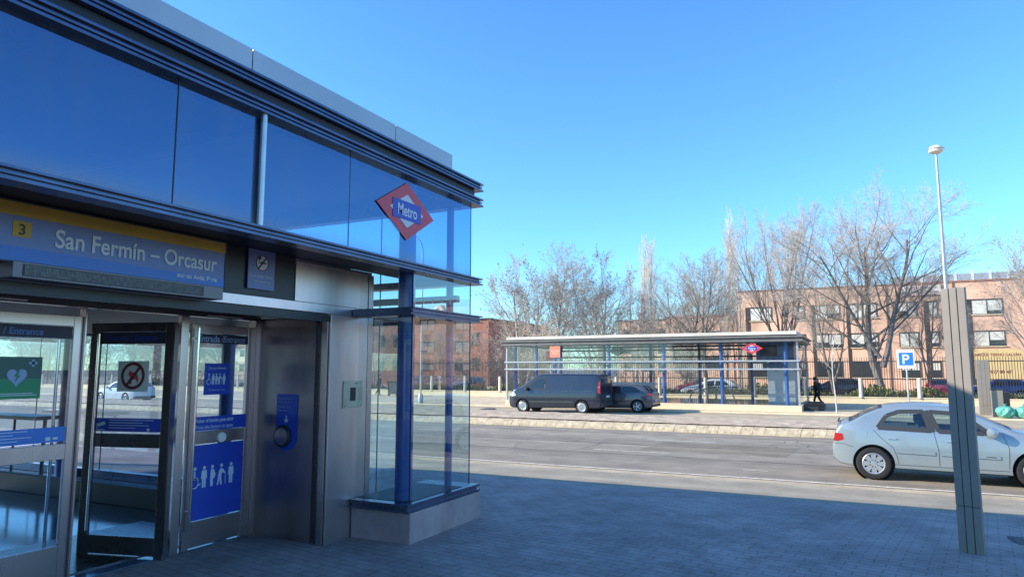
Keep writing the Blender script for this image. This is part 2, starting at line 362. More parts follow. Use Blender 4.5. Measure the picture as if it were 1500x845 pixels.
# median: kerb stones with sloping fronts, soil on top
b = MB(); rnd = random.Random(3)
x = -110.
while x < 75:
    g = rnd.uniform(.001, .004); h = -.03+-.03+rnd.uniform(-.006, .006); dy = rnd.uniform(-.008, .008)
    prof = [(23.6+dy, -.31), (23.62+dy, -.22), (23.70+dy, -.06+h), (23.78+dy, -.015+h), (23.95+dy, h), (23.96+dy, -.31)]
    sk = .07
    vs = []
    for xx in (x+g, x+.36-g):
        for (yy, zz) in prof: vs.append((xx+sk*(zz+.3)/.3, yy, zz))
    n = 6
    b.add(vs, [tuple(range(n)), tuple(range(2*n-1, n-1, -1))]+[(i, (i+1) % n, (i+1) % n+n, i+n) for i in range(n)])
    x += .36
structure('median_kerb', b, M['kerb'], bevel=.006)
b = MB(); rnd = random.Random(5); nx, ny = 420, 14
for j in range(ny+1):
    for i in range(nx+1):
        e = 0 if j in (0, ny) else rnd.uniform(-.02, .06)
        b.v.append((-110+185*i/nx, 23.9+3.3*j/ny, -.03+e))
for j in range(ny):
    for i in range(nx):
        a = j*(nx+1)+i; b.f.append((a, a+1, a+nx+2, a+nx+1))
structure('median_soil', b, M['soil'], smooth=True, fix=False)
structure('median_back_kerb', MB().box(-110, 75, 27.2, 27.4, -.6, -.02), M['kerb'])
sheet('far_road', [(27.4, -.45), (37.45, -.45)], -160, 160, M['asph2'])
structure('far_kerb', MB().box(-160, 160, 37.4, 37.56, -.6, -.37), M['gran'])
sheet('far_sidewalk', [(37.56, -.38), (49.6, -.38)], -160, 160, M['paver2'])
sheet('school_yard', [(49.5, -.42), (160, -.42)], -200, 200, M['earth'])
# low plants behind the fence: nobody could count them
b = MB(); rnd = random.Random(11)
for i in range(40000):
    X = rnd.uniform(-75, 26); Y = 50.6+abs(rnd.gauss(0, 1.1)); Z = -.42+rnd.random()**.8*(.85+.25*sin(X*.7)+.2*sin(X*1.9))*max(.2, 1-.25*(Y-50.6))
    a = rnd.uniform(0, pi); r = rnd.uniform(.05, .12); t = rnd.uniform(-.6, .6)
    dx, dy = cos(a)*r, sin(a)*r
    b.add([(X-dx, Y-dy, Z), (X+dx, Y+dy, Z), (X+dx*.2, Y+dy*.2+t*r, Z+r*1.6)], [(0, 1, 2)])
tag(b.build('undergrowth', M['grn'], fix=False), 'low green plants growing along the school side of the fence', 'plants', kind='stuff')
b = MB(); rnd = random.Random(77)
for i in range(420):
    X = rnd.uniform(-4, 9); Y = rnd.choice([rnd.uniform(2, 13.5), rnd.gauss(13.9, .25), rnd.gauss(6.6, .3)])
    if X < -3.8: continue
    r = rnd.uniform(.008, .028); a = rnd.uniform(0, pi); Z = (zg(Y) if Y < 13.9 else -.3)+.009
    b.add([(X+r*cos(a), Y+r*sin(a), Z), (X-r*sin(a)*.6, Y+r*cos(a)*.6, Z+.006), (X-r*cos(a), Y-r*sin(a), Z), (X+r*sin(a)*.6, Y-r*cos(a)*.6, Z+.004)], [(0, 1, 2, 3)])
tag(b.build('leaves', M['leaf'], fix=False), 'tiny dry leaves scattered over the plaza pavers', 'leaves', kind='stuff')
# plaza: access cover and road drain
t = thing('access_cover', 'dark square access cover set in the plaza pavers beside the grey pylon', 'cover', (1.75, 9.5, 0))
MB().box(-.3, .3, -.25, .25, -.28, -.075).build('frame', M['greyd'], t)
MB().box(-.27, .27, -.22, .22, -.28, -.069).build('plate', M['greyd'], t)
t = thing('road_drain', 'dark iron drain cover on the service road ahead of the parked van', 'drain', (-18.75, 34.9, -.44))
MB().lathe([(0, .02), (.40, .02), (.42, 0), (.5, 0)], axis='z').build('frame', M['greyd'], t)
b = MB(); [b.box(-.3, .3, -.3+k*.12, -.24+k*.12, .02, .035) for k in range(6)]; b.build('grate', M['steel_d'], t)

# ------------------------------------------------------------------ metro entrance building
XF, XW, XD = -4.25, -5.0, -6.05
YE, YB, XL = 7.5, -9.0, -16.5
B = thing('metro_entrance_building', 'large glazed metro entrance pavilion with steel doorway at left', 'building', (0, 0, 0))
def pt(name, mb, m, parent=B, **k): return mb.build(name, m, parent, **k)
# roof slab, parapet panels
pt('roof_slab', MB().box(XL+.2, -4.46, YB+.2, 7.32, 4.02, 4.30), M['ceil'])
pj = [7.38, 6.15, 4.08, 2.0, -.1, -2.2, -4.3, -6.4, -8.6]
for a, c in zip(pj, pj[1:]): pt('parapet_panel', MB().box(-4.56, -4.5, c+.006, a-.006, 4.26, 4.53), M['roofpan'])
x = -4.57
while x > XL:
    pt('parapet_panel', MB().box(max(x-2.1, XL), x-.012, 7.32, 7.38, 4.26, 4.53), M['roofpan']); x -= 2.1
pt('roof_top', MB().box(XL+.1, -4.57, YB, 7.31, 4.3, 4.5), M['roofpan'])
def ledge(name, z0, z1, ext=.15, x0=XL, y0=YB, mat_=None, parent=B):
    """channel-shaped metal ledge: front (facing +x), end (facing +y), far side (facing -x)"""
    h = z1-z0; b = MB()
    for za, zb, e in ((z0, z0+h*.2, ext), (z0+h*.2, z0+h*.42, ext-.035), (z0+h*.42, z0+h*.58, ext-.012), (z0+h*.58, z0+h*.8, ext-.035), (z0+h*.8, z1, ext)):
        X1 = XF+e; Y1 = YE+e+.03
        b.box(XF-.08, X1, y0, Y1, za, zb)
        b.box(x0, XF-.08, YE-.06, Y1, za, zb)
    for za, zb, e in ((z0, z1, ext-.02),): b.box(x0-e, x0, y0, YE+.1, za, zb)
    return pt(name, b, mat_ or M['ledge'], parent)
ledge('ledge', 4.06, 4.16, .08); ledge('ledge', 3.86, 3.96, .08)
pt('soffit', MB().box(XL, XF+.02, YB, YE-.02, 3.965, 4.055), M['soffit'])
ledge('ledge', 2.85, 2.935, .08)
# lower ledge only round the glazed corner and the end wall
b = MB()
for za, zb, e in ((2.37, 2.385, .08), (2.385, 2.405, .05), (2.405, 2.43, .07), (2.43, 2.445, .05), (2.445, 2.46, .08)):
    b.box(XF-.08, XF+e, 6.08, YE+e+.03, za, zb); b.box(XL, XF-.08, YE-.06, YE+e+.03, za, zb); b.box(XW+.02, XF-.08, 6.08, 6.24, za, zb)
pt('ledge', b, M['ledge'])
# upper glazing
ys = [YB, -6.24, -4.35, -2.46, -.57, 1.31, 3.2, 5.09, YE-.07]
prng = random.Random(8)
for a, c in zip(ys, ys[1:]):
    e0, e1, e2 = [prng.uniform(-.0022, .0022) for _ in range(3)]
    pt('upper_pane', MB().quad((XF+e0, a+.004, 2.935), (XF+e1, c-.004, 2.935), (XF+e1+e2, c-.004, 3.86), (XF+e0+e2, a+.004, 3.86)), M['g_up'], fix=False)
for a in ys[1:-1]: pt('glazing_joint', MB().box(XF-.008, XF+.003, a-.003, a+.003, 2.935, 3.86), M['greyd'])
xs = [XF-.03]+[-5.69-1.9*k for k in range(6)]
xs = [x for x in xs if x > XL]+[XL]
for a, c in zip(xs, xs[1:]):
    pt('upper_pane', MB().quad((c+.004, YE, 2.935), (a-.004, YE, 2.935), (a-.004, YE, 3.86), (c+.004, YE, 3.86)), M['g_box'], fix=False)
    pt('middle_pane', MB().quad((c+.004, YE, 2.46), (a-.004, YE, 2.46), (a-.004, YE, 2.85), (c+.004, YE, 2.85)), M['g_box'], fix=False)
    pt('lower_pane', MB().quad((c+.004, YE, .14), (a-.004, YE, .14), (a-.004, YE, 2.37), (c+.004, YE, 2.37)), M['g_box'], fix=False)
for a in xs[1:-1]: pt('glazing_joint', MB().box(a-.004, a+.004, YE-.004, YE+.012, .14, 3.93), M['black'])
# box glazing below
pt('middle_pane', MB().quad((XF-.01, 6.2, 2.46), (XF-.01, YE-.06, 2.46), (XF-.01, YE-.06, 2.85), (XF-.01, 6.2, 2.85)), M['g_box'], fix=False)
pt('middle_pane', MB().quad((XW+.02, 6.19, 2.46), (XF-.01, 6.19, 2.46), (XF-.01, 6.19, 2.85), (XW+.02, 6.19, 2.85)), M['g_box'], fix=False)
pt('lower_pane', MB().quad((XF-.01, 6.2, .42), (XF-.01, YE-.06, .42), (XF-.01, YE-.06, 2.37), (XF-.01, 6.2, 2.37)), M['g_box'], fix=False)
pt('lower_pane', MB().quad((XW+.02, 6.19, .42), (XF-.01, 6.19, .42), (XF-.01, 6.19, 2.37), (XW+.02, 6.19, 2.37)), M['g_box'], fix=False)
pt('corner_seal', MB().box(XF-.016, XF-.004, 6.184, 6.196, .42, 2.37).box(XF-.016, XF-.004, 6.184, 6.196, 2.46, 2.85), M['black'])
pt('edge_seal', MB().box(XF-.014, XF-.004, YE-.062, YE-.054, .42, 2.37).box(XF-.014, XF-.004, YE-.062, YE-.054, 2.46, 3.93), M['greyd'])
# far side and back walls (glazed)
for z0, z1, nm in ((.14, 2.37, 'lower_pane'), (2.46, 2.85, 'middle_pane'), (2.935, 3.86, 'upper_pane')):
    y = YB
    while y < YE-.1:
        pt(nm, MB().quad((XL, y+.004, z0), (XL, min(y+1.9, YE)-.004, z0), (XL, min(y+1.9, YE)-.004, z1), (XL, y+.004, z1)), M['g_box'], fix=False); y += 1.9
pt('back_wall', MB().box(XL, XW, YB-.1, YB, 0, 4.0), M['steel_d'])
# plinth and sills
pt('plinth', MB().box(XW+.01, XF+.03, 6.15, 7.66, -.05, .31), M['stone'], bevel=.006)
b = MB()
for za, zb, e in ((.315, .34, .05), (.34, .375, .02), (.375, .40, .045)):
    b.box(XW+.02, XF+e-.02, 6.16-e, 7.6+e, za, zb)
pt('sill', b, M['ledge'])
pt('sill', MB().box(XL, XW-.03, YE-.06, YE+.06, .02, .14), M['ledge'])
pt('sill', MB().box(XL-.05, XL+.05, YB, YE-.07, 0.02, .14), M['ledge'])
pt('plinth_panel', MB().box(XW+.0, XF-.05, 6.25, 7.35, .401, .404), M['soffit'])
# columns and beams
for (x, y, z) in [(-4.45, 6.35, .404), (-4.47, 7.3, .404)]:
    r = .095 if y < 7 else .045
    pt('column', MB().tube((x, y, z), (x, y, 4.02), r, n=24, caps=False), M['blue'], smooth=True)
for x in (-8.25, -12.05, -16.3): pt('column', MB().tube((x, 7.28, 0), (x, 7.28, 4.02), .095, n=24, caps=False), M['blue'], smooth=True)
for y in (-8.5, -4.7, -.9, 2.9):
    pt('column', MB().tube((-16.3, y, 0), (-16.3, y, 4.02), .095, n=24, caps=False), M['blue'], smooth=True)
    pt('column', MB().tube((-6.6, y-1.2, 2.4), (-6.6, y-1.2, 4.02), .08, n=20, caps=False), M['blue'], smooth=True)
pt('pipe', MB().tube((-4.215, 3.97, 2.93), (-4.215, 3.97, 3.87), .026, n=16, caps=False), M['rim'], smooth=True)
pt('beam', MB().box(XL+.1, XF-.1, 7.24, 7.36, 3.80, 3.96), M['ledge'])
pt('beam', MB().box(XL+.1, XF-.1, 7.26, 7.34, 2.62, 2.70), M['ledge'])
pt('beam', MB().box(-4.54, -4.48, YB, 7.2, 3.88, 3.96), M['soffit'])
# steel front: recessed door wall, upper frieze, alcove
pt('soffit', MB().box(XW-.06, XF-.01, YB, 7.42, 2.925, 2.94).box(XW-.06, XF-.01, YB, 6.07, 2.915, 2.924), M['soffit'])
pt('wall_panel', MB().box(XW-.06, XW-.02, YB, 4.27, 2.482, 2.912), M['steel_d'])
pt('wall_panel', MB().box(XW-.06, XW, 5.205, 6.36, 2.482, 2.88), M['steel'])
pt('wall_panel', MB().box(XW-.06, XW-.012, 4.27, 5.2, 2.482, 2.912), M['blackp'])
pt('wall_panel', MB().box(XW-.06, XW-.008, 5.205, 6.44, 2.885, 2.912), M['steel_d'])
pt('lintel', MB().box(XW-.07, XW+.008, YB, 6.36, 2.385, 2.478), M['steel'], bevel=.003)
pt('lintel', MB().box(XW-.07, XW-.012, YB, 5.73, 2.30, 2.383), M['blackp'])
pt('corner_trim', MB().box(XW-.01, XW+.012, 5.735, 5.90, 0.0, 2.383), M['steel'], bevel=.003)
pt('wall_panel', MB().box(XW-.06, XW, 5.906, 6.37, 0.0, 2.381), M['steel'])
pt('corner_trim', MB().box(XW-.06, XW+.006, 6.375, 6.46, 0.0, 2.88), M['frame'], bevel=.003)
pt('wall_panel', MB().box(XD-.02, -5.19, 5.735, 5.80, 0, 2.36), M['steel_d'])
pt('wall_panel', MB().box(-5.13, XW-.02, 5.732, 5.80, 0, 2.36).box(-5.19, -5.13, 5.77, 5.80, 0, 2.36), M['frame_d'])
pt('corner_trim', MB().box(XW-.09, XW-.015, 5.712, 5.731, 0, 2.34), M['frame'])
pt('corner_trim', MB().box(-6.03, -5.97, 5.70, 5.733, 0, 2.31), M['frame'])
pt('alcove_ceiling', MB().box(-16, XW-.075, YB, 7.2, 2.39, 2.45), M['soffit'])
pt('header', MB().box(XD-.05, XD+.05, -2.5, 5.73, 2.335, 2.385), M['frame_d'])
pt('header_light', MB().box(XD+.052, XD+.062, 5.0, 5.45, 2.345, 2.357), M['white'])
pt('header_light', MB().box(XD+.052, XD+.062, 2.6, 3.25, 2.345, 2.36), M['white'])
pt('door_post', MB().box(XD-.06, XD+.05, 5.66, 5.70, 0, 2.335), M['frame'])
pt('door_post', MB().box(XD-.09, XD+.0, 3.772, 3.79, 0, 2.335), M['frame'], bevel=.004)
pt('door_post', MB().box(XD-.05, XD+.02, 4.73, 4.82, 0, 2.335), M['frame'], bevel=.004)
pt('door_post', MB().box(XD-.06, XD+.05, .3, .42, 0, 2.335), M['frame'])
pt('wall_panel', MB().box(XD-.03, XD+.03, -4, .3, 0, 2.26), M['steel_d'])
pt('wall_panel', MB().box(XW-.06, XW, YB, -4, 0, 2.381), M['steel'])
pt('wall_panel', MB().box(XD-.03, XW-.06, -4.06, -4.0, 0, 2.36), M['steel'])
for k in range(7): pt('ceiling_beam', MB().box(XL+.3, -4.6, -7.2+k*1.9, -7.08+k*1.9, 3.84, 4.015), M['beamc'])
pt('floor', MB().box(XL, XD, YB, 7.42, 0.004, .012), M['tile'])
pt('door_mat', MB().box(XD-1.6, XD-.2, 3.3, 5.6, .013, .022), M['frame_d'])
# stair parapet inside
pt('stair_parapet', MB().box(-15, -6.9, 6.1, 6.2, .012, .27), M['black'], bevel=.01)
sr = pt('stair_railing', MB().tube((-11.95, 6.9, .01), (-11.95, 6.9, .98), .03).tube((-13.6, 6.9, .01), (-13.6, 6.9, .98), .03).tube((-12.8, 6.9, .01), (-12.8, 6.9, .98), .02), M['frame_d'])
pt('rail_cap', MB().box(-13.8, -11.85, 6.7, 7.1, .98, 1.04), M['blackp'], sr)

# door leaf in local coordinates: x along the leaf, faces -y
def person_icon(b, x, z, h, y, kind=0):
    r = h*.085
    b.disc(x, z+h-r, r, y, y-.001, 12)
    if kind == 0:
        b.prism([(x-.14*h, z+.80*h), (x+.14*h, z+.80*h), (x+.17*h, z+.42*h), (x+.11*h, z+.42*h), (x+.10*h, z), (x+.02*h, z), (x, z+.4*h), (x-.02*h, z), (x-.10*h, z), (x-.11*h, z+.42*h), (x-.17*h, z+.42*h)], y, y-.001)
    elif kind == 1:
        b.prism([(x-.08*h, z+.80*h), (x+.08*h, z+.80*h), (x+.20*h, z+.55*h), (x+.14*h, z+.36*h), (x+.06*h, z+.36*h), (x+.05*h, z), (x-.08*h, z), (x-.11*h, z+.45*h)], y, y-.001)
    elif kind == 2:
        b.prism([(x-.02*h, z+.80*h), (x+.12*h, z+.72*h), (x+.25*h, z+.55*h), (x+.22*h, z+.5*h), (x+.05*h, z+.58*h), (x, z+.42*h), (x+.06*h, z), (x-.03*h, z), (x-.09*h, z+.3*h), (x-.16*h, z), (x-.24*h, z), (x-.17*h, z+.45*h), (x-.14*h, z+.68*h)], y, y-.001)
        b.prism([(x+.23*h, z+.53*h), (x+.255*h, z+.53*h), (x+.27*h, z), (x+.245*h, z)], y, y-.001)
    elif kind == 3:
        b.prism([(x-.05*h, z+.80*h), (x+.03*h, z+.80*h), (x+.05*h, z+.5*h), (x+.20*h, z+.48*h), (x+.28*h, z+.2*h), (x+.36*h, z+.22*h), (x+.35*h, z+.15*h), (x+.24*h, z+.12*h), (x+.16*h, z+.40*h), (x-.05*h, z+.40*h)], y, y-.001)
        b.ring(x, z+.24*h, .19*h, .25*h, y-.001, y, 24)
def door_leaf(W, loc, rz, kind):
    """kind: 'open' leaf, 'closed' leaf at the right, 'left' leaf"""
    d = MB(); H = 2.26; st = .075 if kind != 'open' else .10
    top = 2.20
    lowr = {'open': .20, 'closed': .28, 'left': .33}[kind]
    m0, m1 = 1.04, 1.17
    d.box(0, st, -.02, .02, .012, H).box(W-st, W, -.02, .02, .012, H)
    d.box(st, W-st, -.018, .018, .03, lowr).box(st, W-st, -.018, .018, m0, m1).box(st, W-st, -.018, .018, top-.03, H)
    fr = d.build('door', M['frame_d'] if kind == 'open' else M['frame'], B, bevel=.003)
    fr.location = loc; fr.rotation_euler = (0, 0, rz)
    def sp(n, mb, m, **k): return mb.build(n, m, fr, **k)
    sp('pane', MB().quad((st, 0, lowr), (W-st, 0, lowr), (W-st, 0, m0), (st, 0, m0)), M['g_door'], fix=False)
    sp('pane', MB().quad((st, 0, m1), (W-st, 0, m1), (W-st, 0, top-.03), (st, 0, top-.03)), M['g_door'], fix=False)
    if kind == 'open':
        sp('handle', MB().tube((.135, -.06, .25), (.135, -.06, 2.15), .013, n=12), M['chrome'], smooth=True)
        sp('edge_strip', MB().box(W-.004, W+.012, -.03, .03, .0, H-.02), M['chrome'])
        sp('sticker', MB().box(st+.01, W-st-.01, -.008, -.004, m1+.02, m1+.15), M['sticker'])
        bb = MB()
        for k in range(4): bb.box(.27, .27+[.5, .38, .45, .3][k], -.0095, -.008, m1+.128-k*.025, m1+.134-k*.025)
        bb.prism([(.13, m1+.09), (.21, m1+.12), (.23, m1+.09), (.15, m1+.065)], -.0095, -.008); bb.box(.125, .135, -.0095, -.008, m1+.05, m1+.10)
        bb.box(.12, .22, -.0095, -.008, m1+.03, m1+.042); bb.box(W-.26, W-.23, -.0095, -.008, m1+.03, m1+.055)
        sp('sticker_print', bb, M['lett'])
        sp('sticker', MB().box(st+.005, W-st-.005, -.008, -.004, 2.05, 2.168), M['stickd'])
        t_ = text('Entrada / Entrance', .075, W/2, -.009, 2.085, M['sticker'], fr, bold=.0015, align='CENTER')
        sp('notice', MB().box(.33, .68, -.008, -.004, 1.58, 1.88), M['bannerw'])
        sp('prohibition_ring', MB().ring(.505, 1.735, .105, .135, -.010, -.008).prism([(.42, 1.64), (.44, 1.62), (.60, 1.82), (.58, 1.84)], -.011, -.008), M['redd'])
        dg = MB(); dg.prism([(.45, 1.75), (.47, 1.79), (.50, 1.77), (.55, 1.76), (.575, 1.70), (.56, 1.66), (.545, 1.70), (.50, 1.70), (.49, 1.65), (.475, 1.65), (.48, 1.72)], -.0095, -.008)
        sp('dog_symbol', dg, M['red'])
    elif kind == 'closed':
        sp('handle', MB().tube((.035, -.07, .20), (.035, -.07, 2.22), .016, n=12).box(.02, .05, -.07, -.02, .38, .40).box(.02, .05, -.07, -.02, 2.1, 2.12), M['chrome'], smooth=True)
        sp('sticker', MB().box(st+.0, W-st+.01, -.008, -.004, 2.07, 2.165), M['stickd'])
        text('Entrada', .095, .08, -.009, 2.085, M['lettdim'], fr, bold=.003, sx=.92); text('/Entrance', .095, .365, -.009, 2.085, M['lettdim'], fr, bold=.001, shear=.25, sx=.88)
        sp('sticker', MB().box(.18, .50, -.008, -.004, 1.535, 1.86), M['sticker'])
        text('Uso preferente', .036, .34, -.009, 1.80, M['lett'], fr, align='CENTER'); text('Preferential use', .033, .34, -.009, 1.575, M['lettdim'], fr, align='CENTER', shear=.2)
        ic = MB()
        for k, (xx, kd) in enumerate(((.235, 3), (.29, 0), (.33, 1), (.375, 2), (.43, 0))): person_icon(ic, xx, 1.64, .115, -.008, kd)
        sp('pictogram', ic, M['lett'])
        sp('sticker', MB().box(st, W-st+.012, -.024, -.019, 1.175, 1.315), M['sticker'])
        text('Pulsar el botón para abrir', .054, .085, -.0255, 1.257, M['lett'], fr, bold=.0008, sx=.86); text('Press the button to open', .054, .085, -.0255, 1.192, M['lett'], fr, shear=.2, sx=.86)
        sp('knob', MB().lathe([(0, -.04), (.05, -.038), (.055, -.02)], (.42, 0, 1.09), 'y', 20), M['bannerw'], smooth=True)
        sp('sticker', MB().box(st-.005, W-st+.005, -.010, -.004, lowr+.01, m0-.01), M['sticker'])
        ic = MB()
        for k, (xx, kd) in enumerate(((.12, 3), (.235, 0), (.335, 1), (.45, 2), (.575, 0))): person_icon(ic, xx, .60, .215, -.010, kd)
        sp('pictogram', ic, M['lett'])
    else:
        sp('handle', MB().tube((W-.135, .08, .2), (W-.135, .08, 2.1), .014, n=12), M['chrome'], smooth=True)
        sp('sticker', MB().box(st, W-st-.005, -.008, -.004, 1.19, 1.315), M['signblue2'])
        bb = MB()
        for k in range(4): bb.box(.1, .1+[1., .85, 1.05, .9][k]*(W-.45)/1.05, -.0095, -.008, 1.292-k*.025, 1.298-k*.025)
        bb.box(W-.24, W-.20, -.0095, -.008, 1.205, 1.235); bb.box(W-.18, W-.14, -.0095, -.008, 1.21, 1.23)
        sp('sticker_print', bb, M['lett'])
        sp('sticker', MB().box(st, W-st-.005, -.008, -.004, 2.06, 2.165), M['stickd'])
        text('Entrada / Entrance', .075, W/2, -.009, 2.085, M['signblue2'], fr, bold=.0015, align='CENTER')
        # defibrillator sign on the glass
        x1 = W-.31; x0 = x1-.33
        sp('notice', MB().box(x0, x1, -.009, -.004, 1.56, 1.72), M['green']); sp('notice', MB().box(x0, x1, -.009, -.004, 1.7205, 1.90), M['greend'])
        hx, hz, s_ = x0+.14, 1.74, .075
        pts = []
        for k in range(40):
            a = 2*pi*k/40; pts.append((hx+s_*16*sin(a)**3/16, hz+s_*(13*cos(a)-5*cos(2*a)-2*cos(3*a)-cos(4*a))/15))
        sp('heart_symbol', MB().prism(pts, -.0105, -.009), M['lettdim'])
        sp('bolt_symbol', MB().prism([(hx+.005, hz+.05), (hx-.025, hz), (hx-.005, hz), (hx-.015, hz-.05), (hx+.028, hz+.012), (hx+.006, hz+.012), (hx+.02, hz+.05)], -.012, -.0105), M['green'])
        sp('cross_symbol', MB().box(x1-.082, x1-.062, -.0105, -.009, 1.82, 1.88).box(x1-.105, x1-.039, -.0105, -.009, 1.84, 1.86), M['lettdim'])
        sp('notice_print', MB().box(x0+.03, x1-.03, -.0105, -.009, 1.585, 1.592).box(x0+.03, x1-.06, -.0105, -.009, 1.60, 1.607), M['lett'])
    return fr
door_leaf(.96, (-6.91, 4.39, 0), atan2(.24, .93), 'open')
door_leaf(.80, (XD, 4.86, 0), pi/2, 'closed')
door_leaf(1.20, (XD-.05, 2.57, 0), pi/2, 'left')
door_leaf(1.20, (XD-.05, 1.34, 0), pi/2, 'left')

# ---- signs fixed to the building (things of their own), local frame faces -y then turned to face +x
t = thing('station_name_sign', 'long blue station name sign with yellow top band over the doors', 'sign', (-4.90, 0, 0), pi/2)
MB().box(1.2, 4.24, .0, .09, 2.50, 2.895).build('panel', M['signblue'], t)
MB().box(1.2, 4.238, -.004, -.001, 2.805, 2.893).build('yellow_band', M['signyel'], t)
MB().prism([(1.2, 2.505), (4.236, 2.505), (4.236, 2.575), (1.2, 2.62)], -.003, -.001).build('blue_band', M['signblue2'], t)
MB().box(1.2, 4.245, -.006, .05, 2.893, 2.905).box(1.2, 4.245, -.006, .05, 2.493, 2.503).box(4.237, 4.25, -.006, .05, 2.493, 2.905).build('frame', M['greyd'], t)
MB().box(2.53, 2.645, -.0045, -.0015, 2.665, 2.77).build('line_badge', M['signyel'], t)
text('3', .10, 2.588, -.006, 2.682, M['greyd'], t, bold=.002, align='CENTER')
text('San Fermín – Orcasur', .176, 2.80, -.005, 2.635, M['lett'], t, bold=.0030, sx=.86)
text('acceso Avda. Perla', .052, 4.16, -.005, 2.545, M['lett'], t, bold=.0015, align='RIGHT')
t = thing('display_board', 'long grey metal message display under the station name sign', 'display', (-4.80, 0, 0), pi/2)
MB().box(2.50, 4.15, .0, .16, 2.385, 2.492).build('case', M['casem'], t, bevel=.004)
MB().box(2.56, 3.95, -.004, -.001, 2.400, 2.478).build('bezel', M['greyd'], t)
b = MB()
for k in range(150):
    b.box(2.57+k*.0091, 2.5765+k*.0091, -.006, -.004, 2.405, 2.473)
b.build('screen', M['mesh'], t)
t = thing('no_smoking_sign', 'small grey blue no smoking sign on the black panel above the doors', 'sign', (-4.985, 0, 0), pi/2)
MB().box(4.58, 4.905, 0, .012, 2.545, 2.915).build('panel', M['signblue'], t)
MB().disc(4.745, 2.795, .075, -.002, 0).build('white_disc', M['lett'], t)
MB().ring(4.745, 2.795, .068, .076, -.004, -.002).build('red_ring', M['redd'], t)
MB().prism([(4.69, 2.74), (4.70, 2.73), (4.80, 2.85), (4.79, 2.86)], -.004, -.002).box(4.70, 4.79, -.004, -.002, 2.79, 2.803).prism([(4.70, 2.81), (4.73, 2.84), (4.72, 2.86), (4.695, 2.84)], -.004, -.002).build('slash', M['greyd'], t)
text('Prohibido fumar', .042, 4.742, -.002, 2.655, M['lett'], t, align='CENTER'); text('No smoking', .040, 4.742, -.002, 2.605, M['lett'], t, align='CENTER', shear=.2)
def metro_diamond(name, label, loc, rz, hw, hh, cat='sign', group=None, m=None):
    t = thing(name, label, cat, loc, rz, group)
    MB().prism([(-hw, 0), (0, hh), (hw, 0), (0, -hh)], 0, .008).build('panel', m or M['red'], t)
    if m is None:
        k = .58
        MB().prism([(-hw*k, 0), (0, hh*k), (hw*k, 0), (0, -hh*k)], -.004, -.001).build('white_diamond', M['lett'], t)
        MB().box(-hw*.49, hw*.49, -.007, -.0045, -hh*.32, hh*.32).build('blue_bar', M['sticker'], t)
        text('Metro', hh*.56, 0, -.009, -hh*.19, M['lett'], t, bold=hh*.012, align='CENTER', sx=.80*hw/(hh*1.67)*1.0)
    return t
metro_diamond('metro_sign', 'red white and blue diamond shaped Metro sign on the near corner glass', (-4.236, 6.02, 3.485), pi/2, .53, .315)
t = thing('intercom', 'square pale metal intercom plate with dark window on the steel column', 'intercom', (XW+.001, 0, 0), pi/2)
MB().box(5.97, 6.28, -.014, 0, 1.38, 1.67).build('plate', M['cream'], t, bevel=.003)
MB().box(6.075, 6.165, -.018, -.0145, 1.455, 1.60).build('window', M['blackp'], t)
MB().box(6.14, 6.2, -.016, -.0145, 1.635, 1.65).build('caption', M['steel_d'], t)
b = MB()
for x_ in (5.99, 6.26):
    for z_ in (1.40, 1.65): b.disc(x_, z_, .008, -.017, -.0145, 10)
b.build('screw', M['steel_d'], t)
t = thing('door_button', 'round grey door opening button on tall blue label in the alcove', 'button', (0, 5.734, 0), 0)
pts = [(-5.71, 1.53), (-5.41, 1.53), (-5.41, 1.08)]+[(-5.56+.15*cos(-a*pi/12), 1.08+.15*sin(-a*pi/12)) for a in range(1, 12)]+[(-5.71, 1.08)]
MB().prism(pts, -.006, 0).build('label_plate', M['sticker'], t)
MB().lathe([(.118, -.007), (.118, -.03), (.098, -.045), (.098, -.006)], (-5.60, 0, 1.08), 'y', 32).build('bezel', M['black'], t, smooth=True)
MB().lathe([(0, -.052), (.06, -.05), (.092, -.044), (.097, -.03)], (-5.60, 0, 1.08), 'y', 32).build('push_plate', M['steel_d'], t, smooth=True)
MB().prism([(-5.572, 1.30), (-5.558, 1.30), (-5.558, 1.25), (-5.54, 1.262), (-5.54, 1.247), (-5.565, 1.222), (-5.59, 1.247), (-5.59, 1.262), (-5.572, 1.25)], -.008, -.006).build('arrow', M['lett'], t)
text('Puerta automática', .030, -5.69, -.0075, 1.475, M['lettdim'], t); text('Pulsar para abrir', .030, -5.69, -.0075, 1.437, M['lettdim'], t)
text('Automatic door', .028, -5.69, -.0075, 1.382, M['lettdim'], t, shear=.2); text('Push to open', .028, -5.69, -.0075, 1.347, M['lettdim'], t, shear=.2)

# ------------------------------------------------------------------ pylons
def pylon(name, label, loc, rz, W, D, H, glass_=True, group=None):
    t = thing(name, label, 'pylon', loc, rz, group)
    n = 3; g = .008
    for k in range(n):
        a = -W/2+k*W/n+(g/2 if k else 0); c = -W/2+(k+1)*W/n-(g/2 if k < n-1 else 0)
        MB().box(a, c, -D/2, D/2, .45, H).box(a, c, -D/2, D/2, -.12, .444).build('panel', M['grey'], t, bevel=.003)
    MB().box(-W/2+.01, W/2-.01, -D/2+.012, D/2-.012, -.12, H-.01).build('core', M['greyd'], t)
    if glass_:
        MB().quad((-W/2-.004, -.02, .08), (-W/2-.14, .42, .08), (-W/2-.14, .42, .95), (-W/2-.004, -.02, .95)).build('side_pane', M['g_box'], t, fix=False)
    return t
pylon('information_pylon', 'tall grey ribbed pylon half in shadow standing on the plaza', (.96, 8.46, -.02), radians(-25), .222, .05, 2.66, True)
pylon('information_pylon', 'grey ribbed pylon across the road beside a litter bin', (5.5, 40, -.38), 0, .5, .2, 2.62, False)
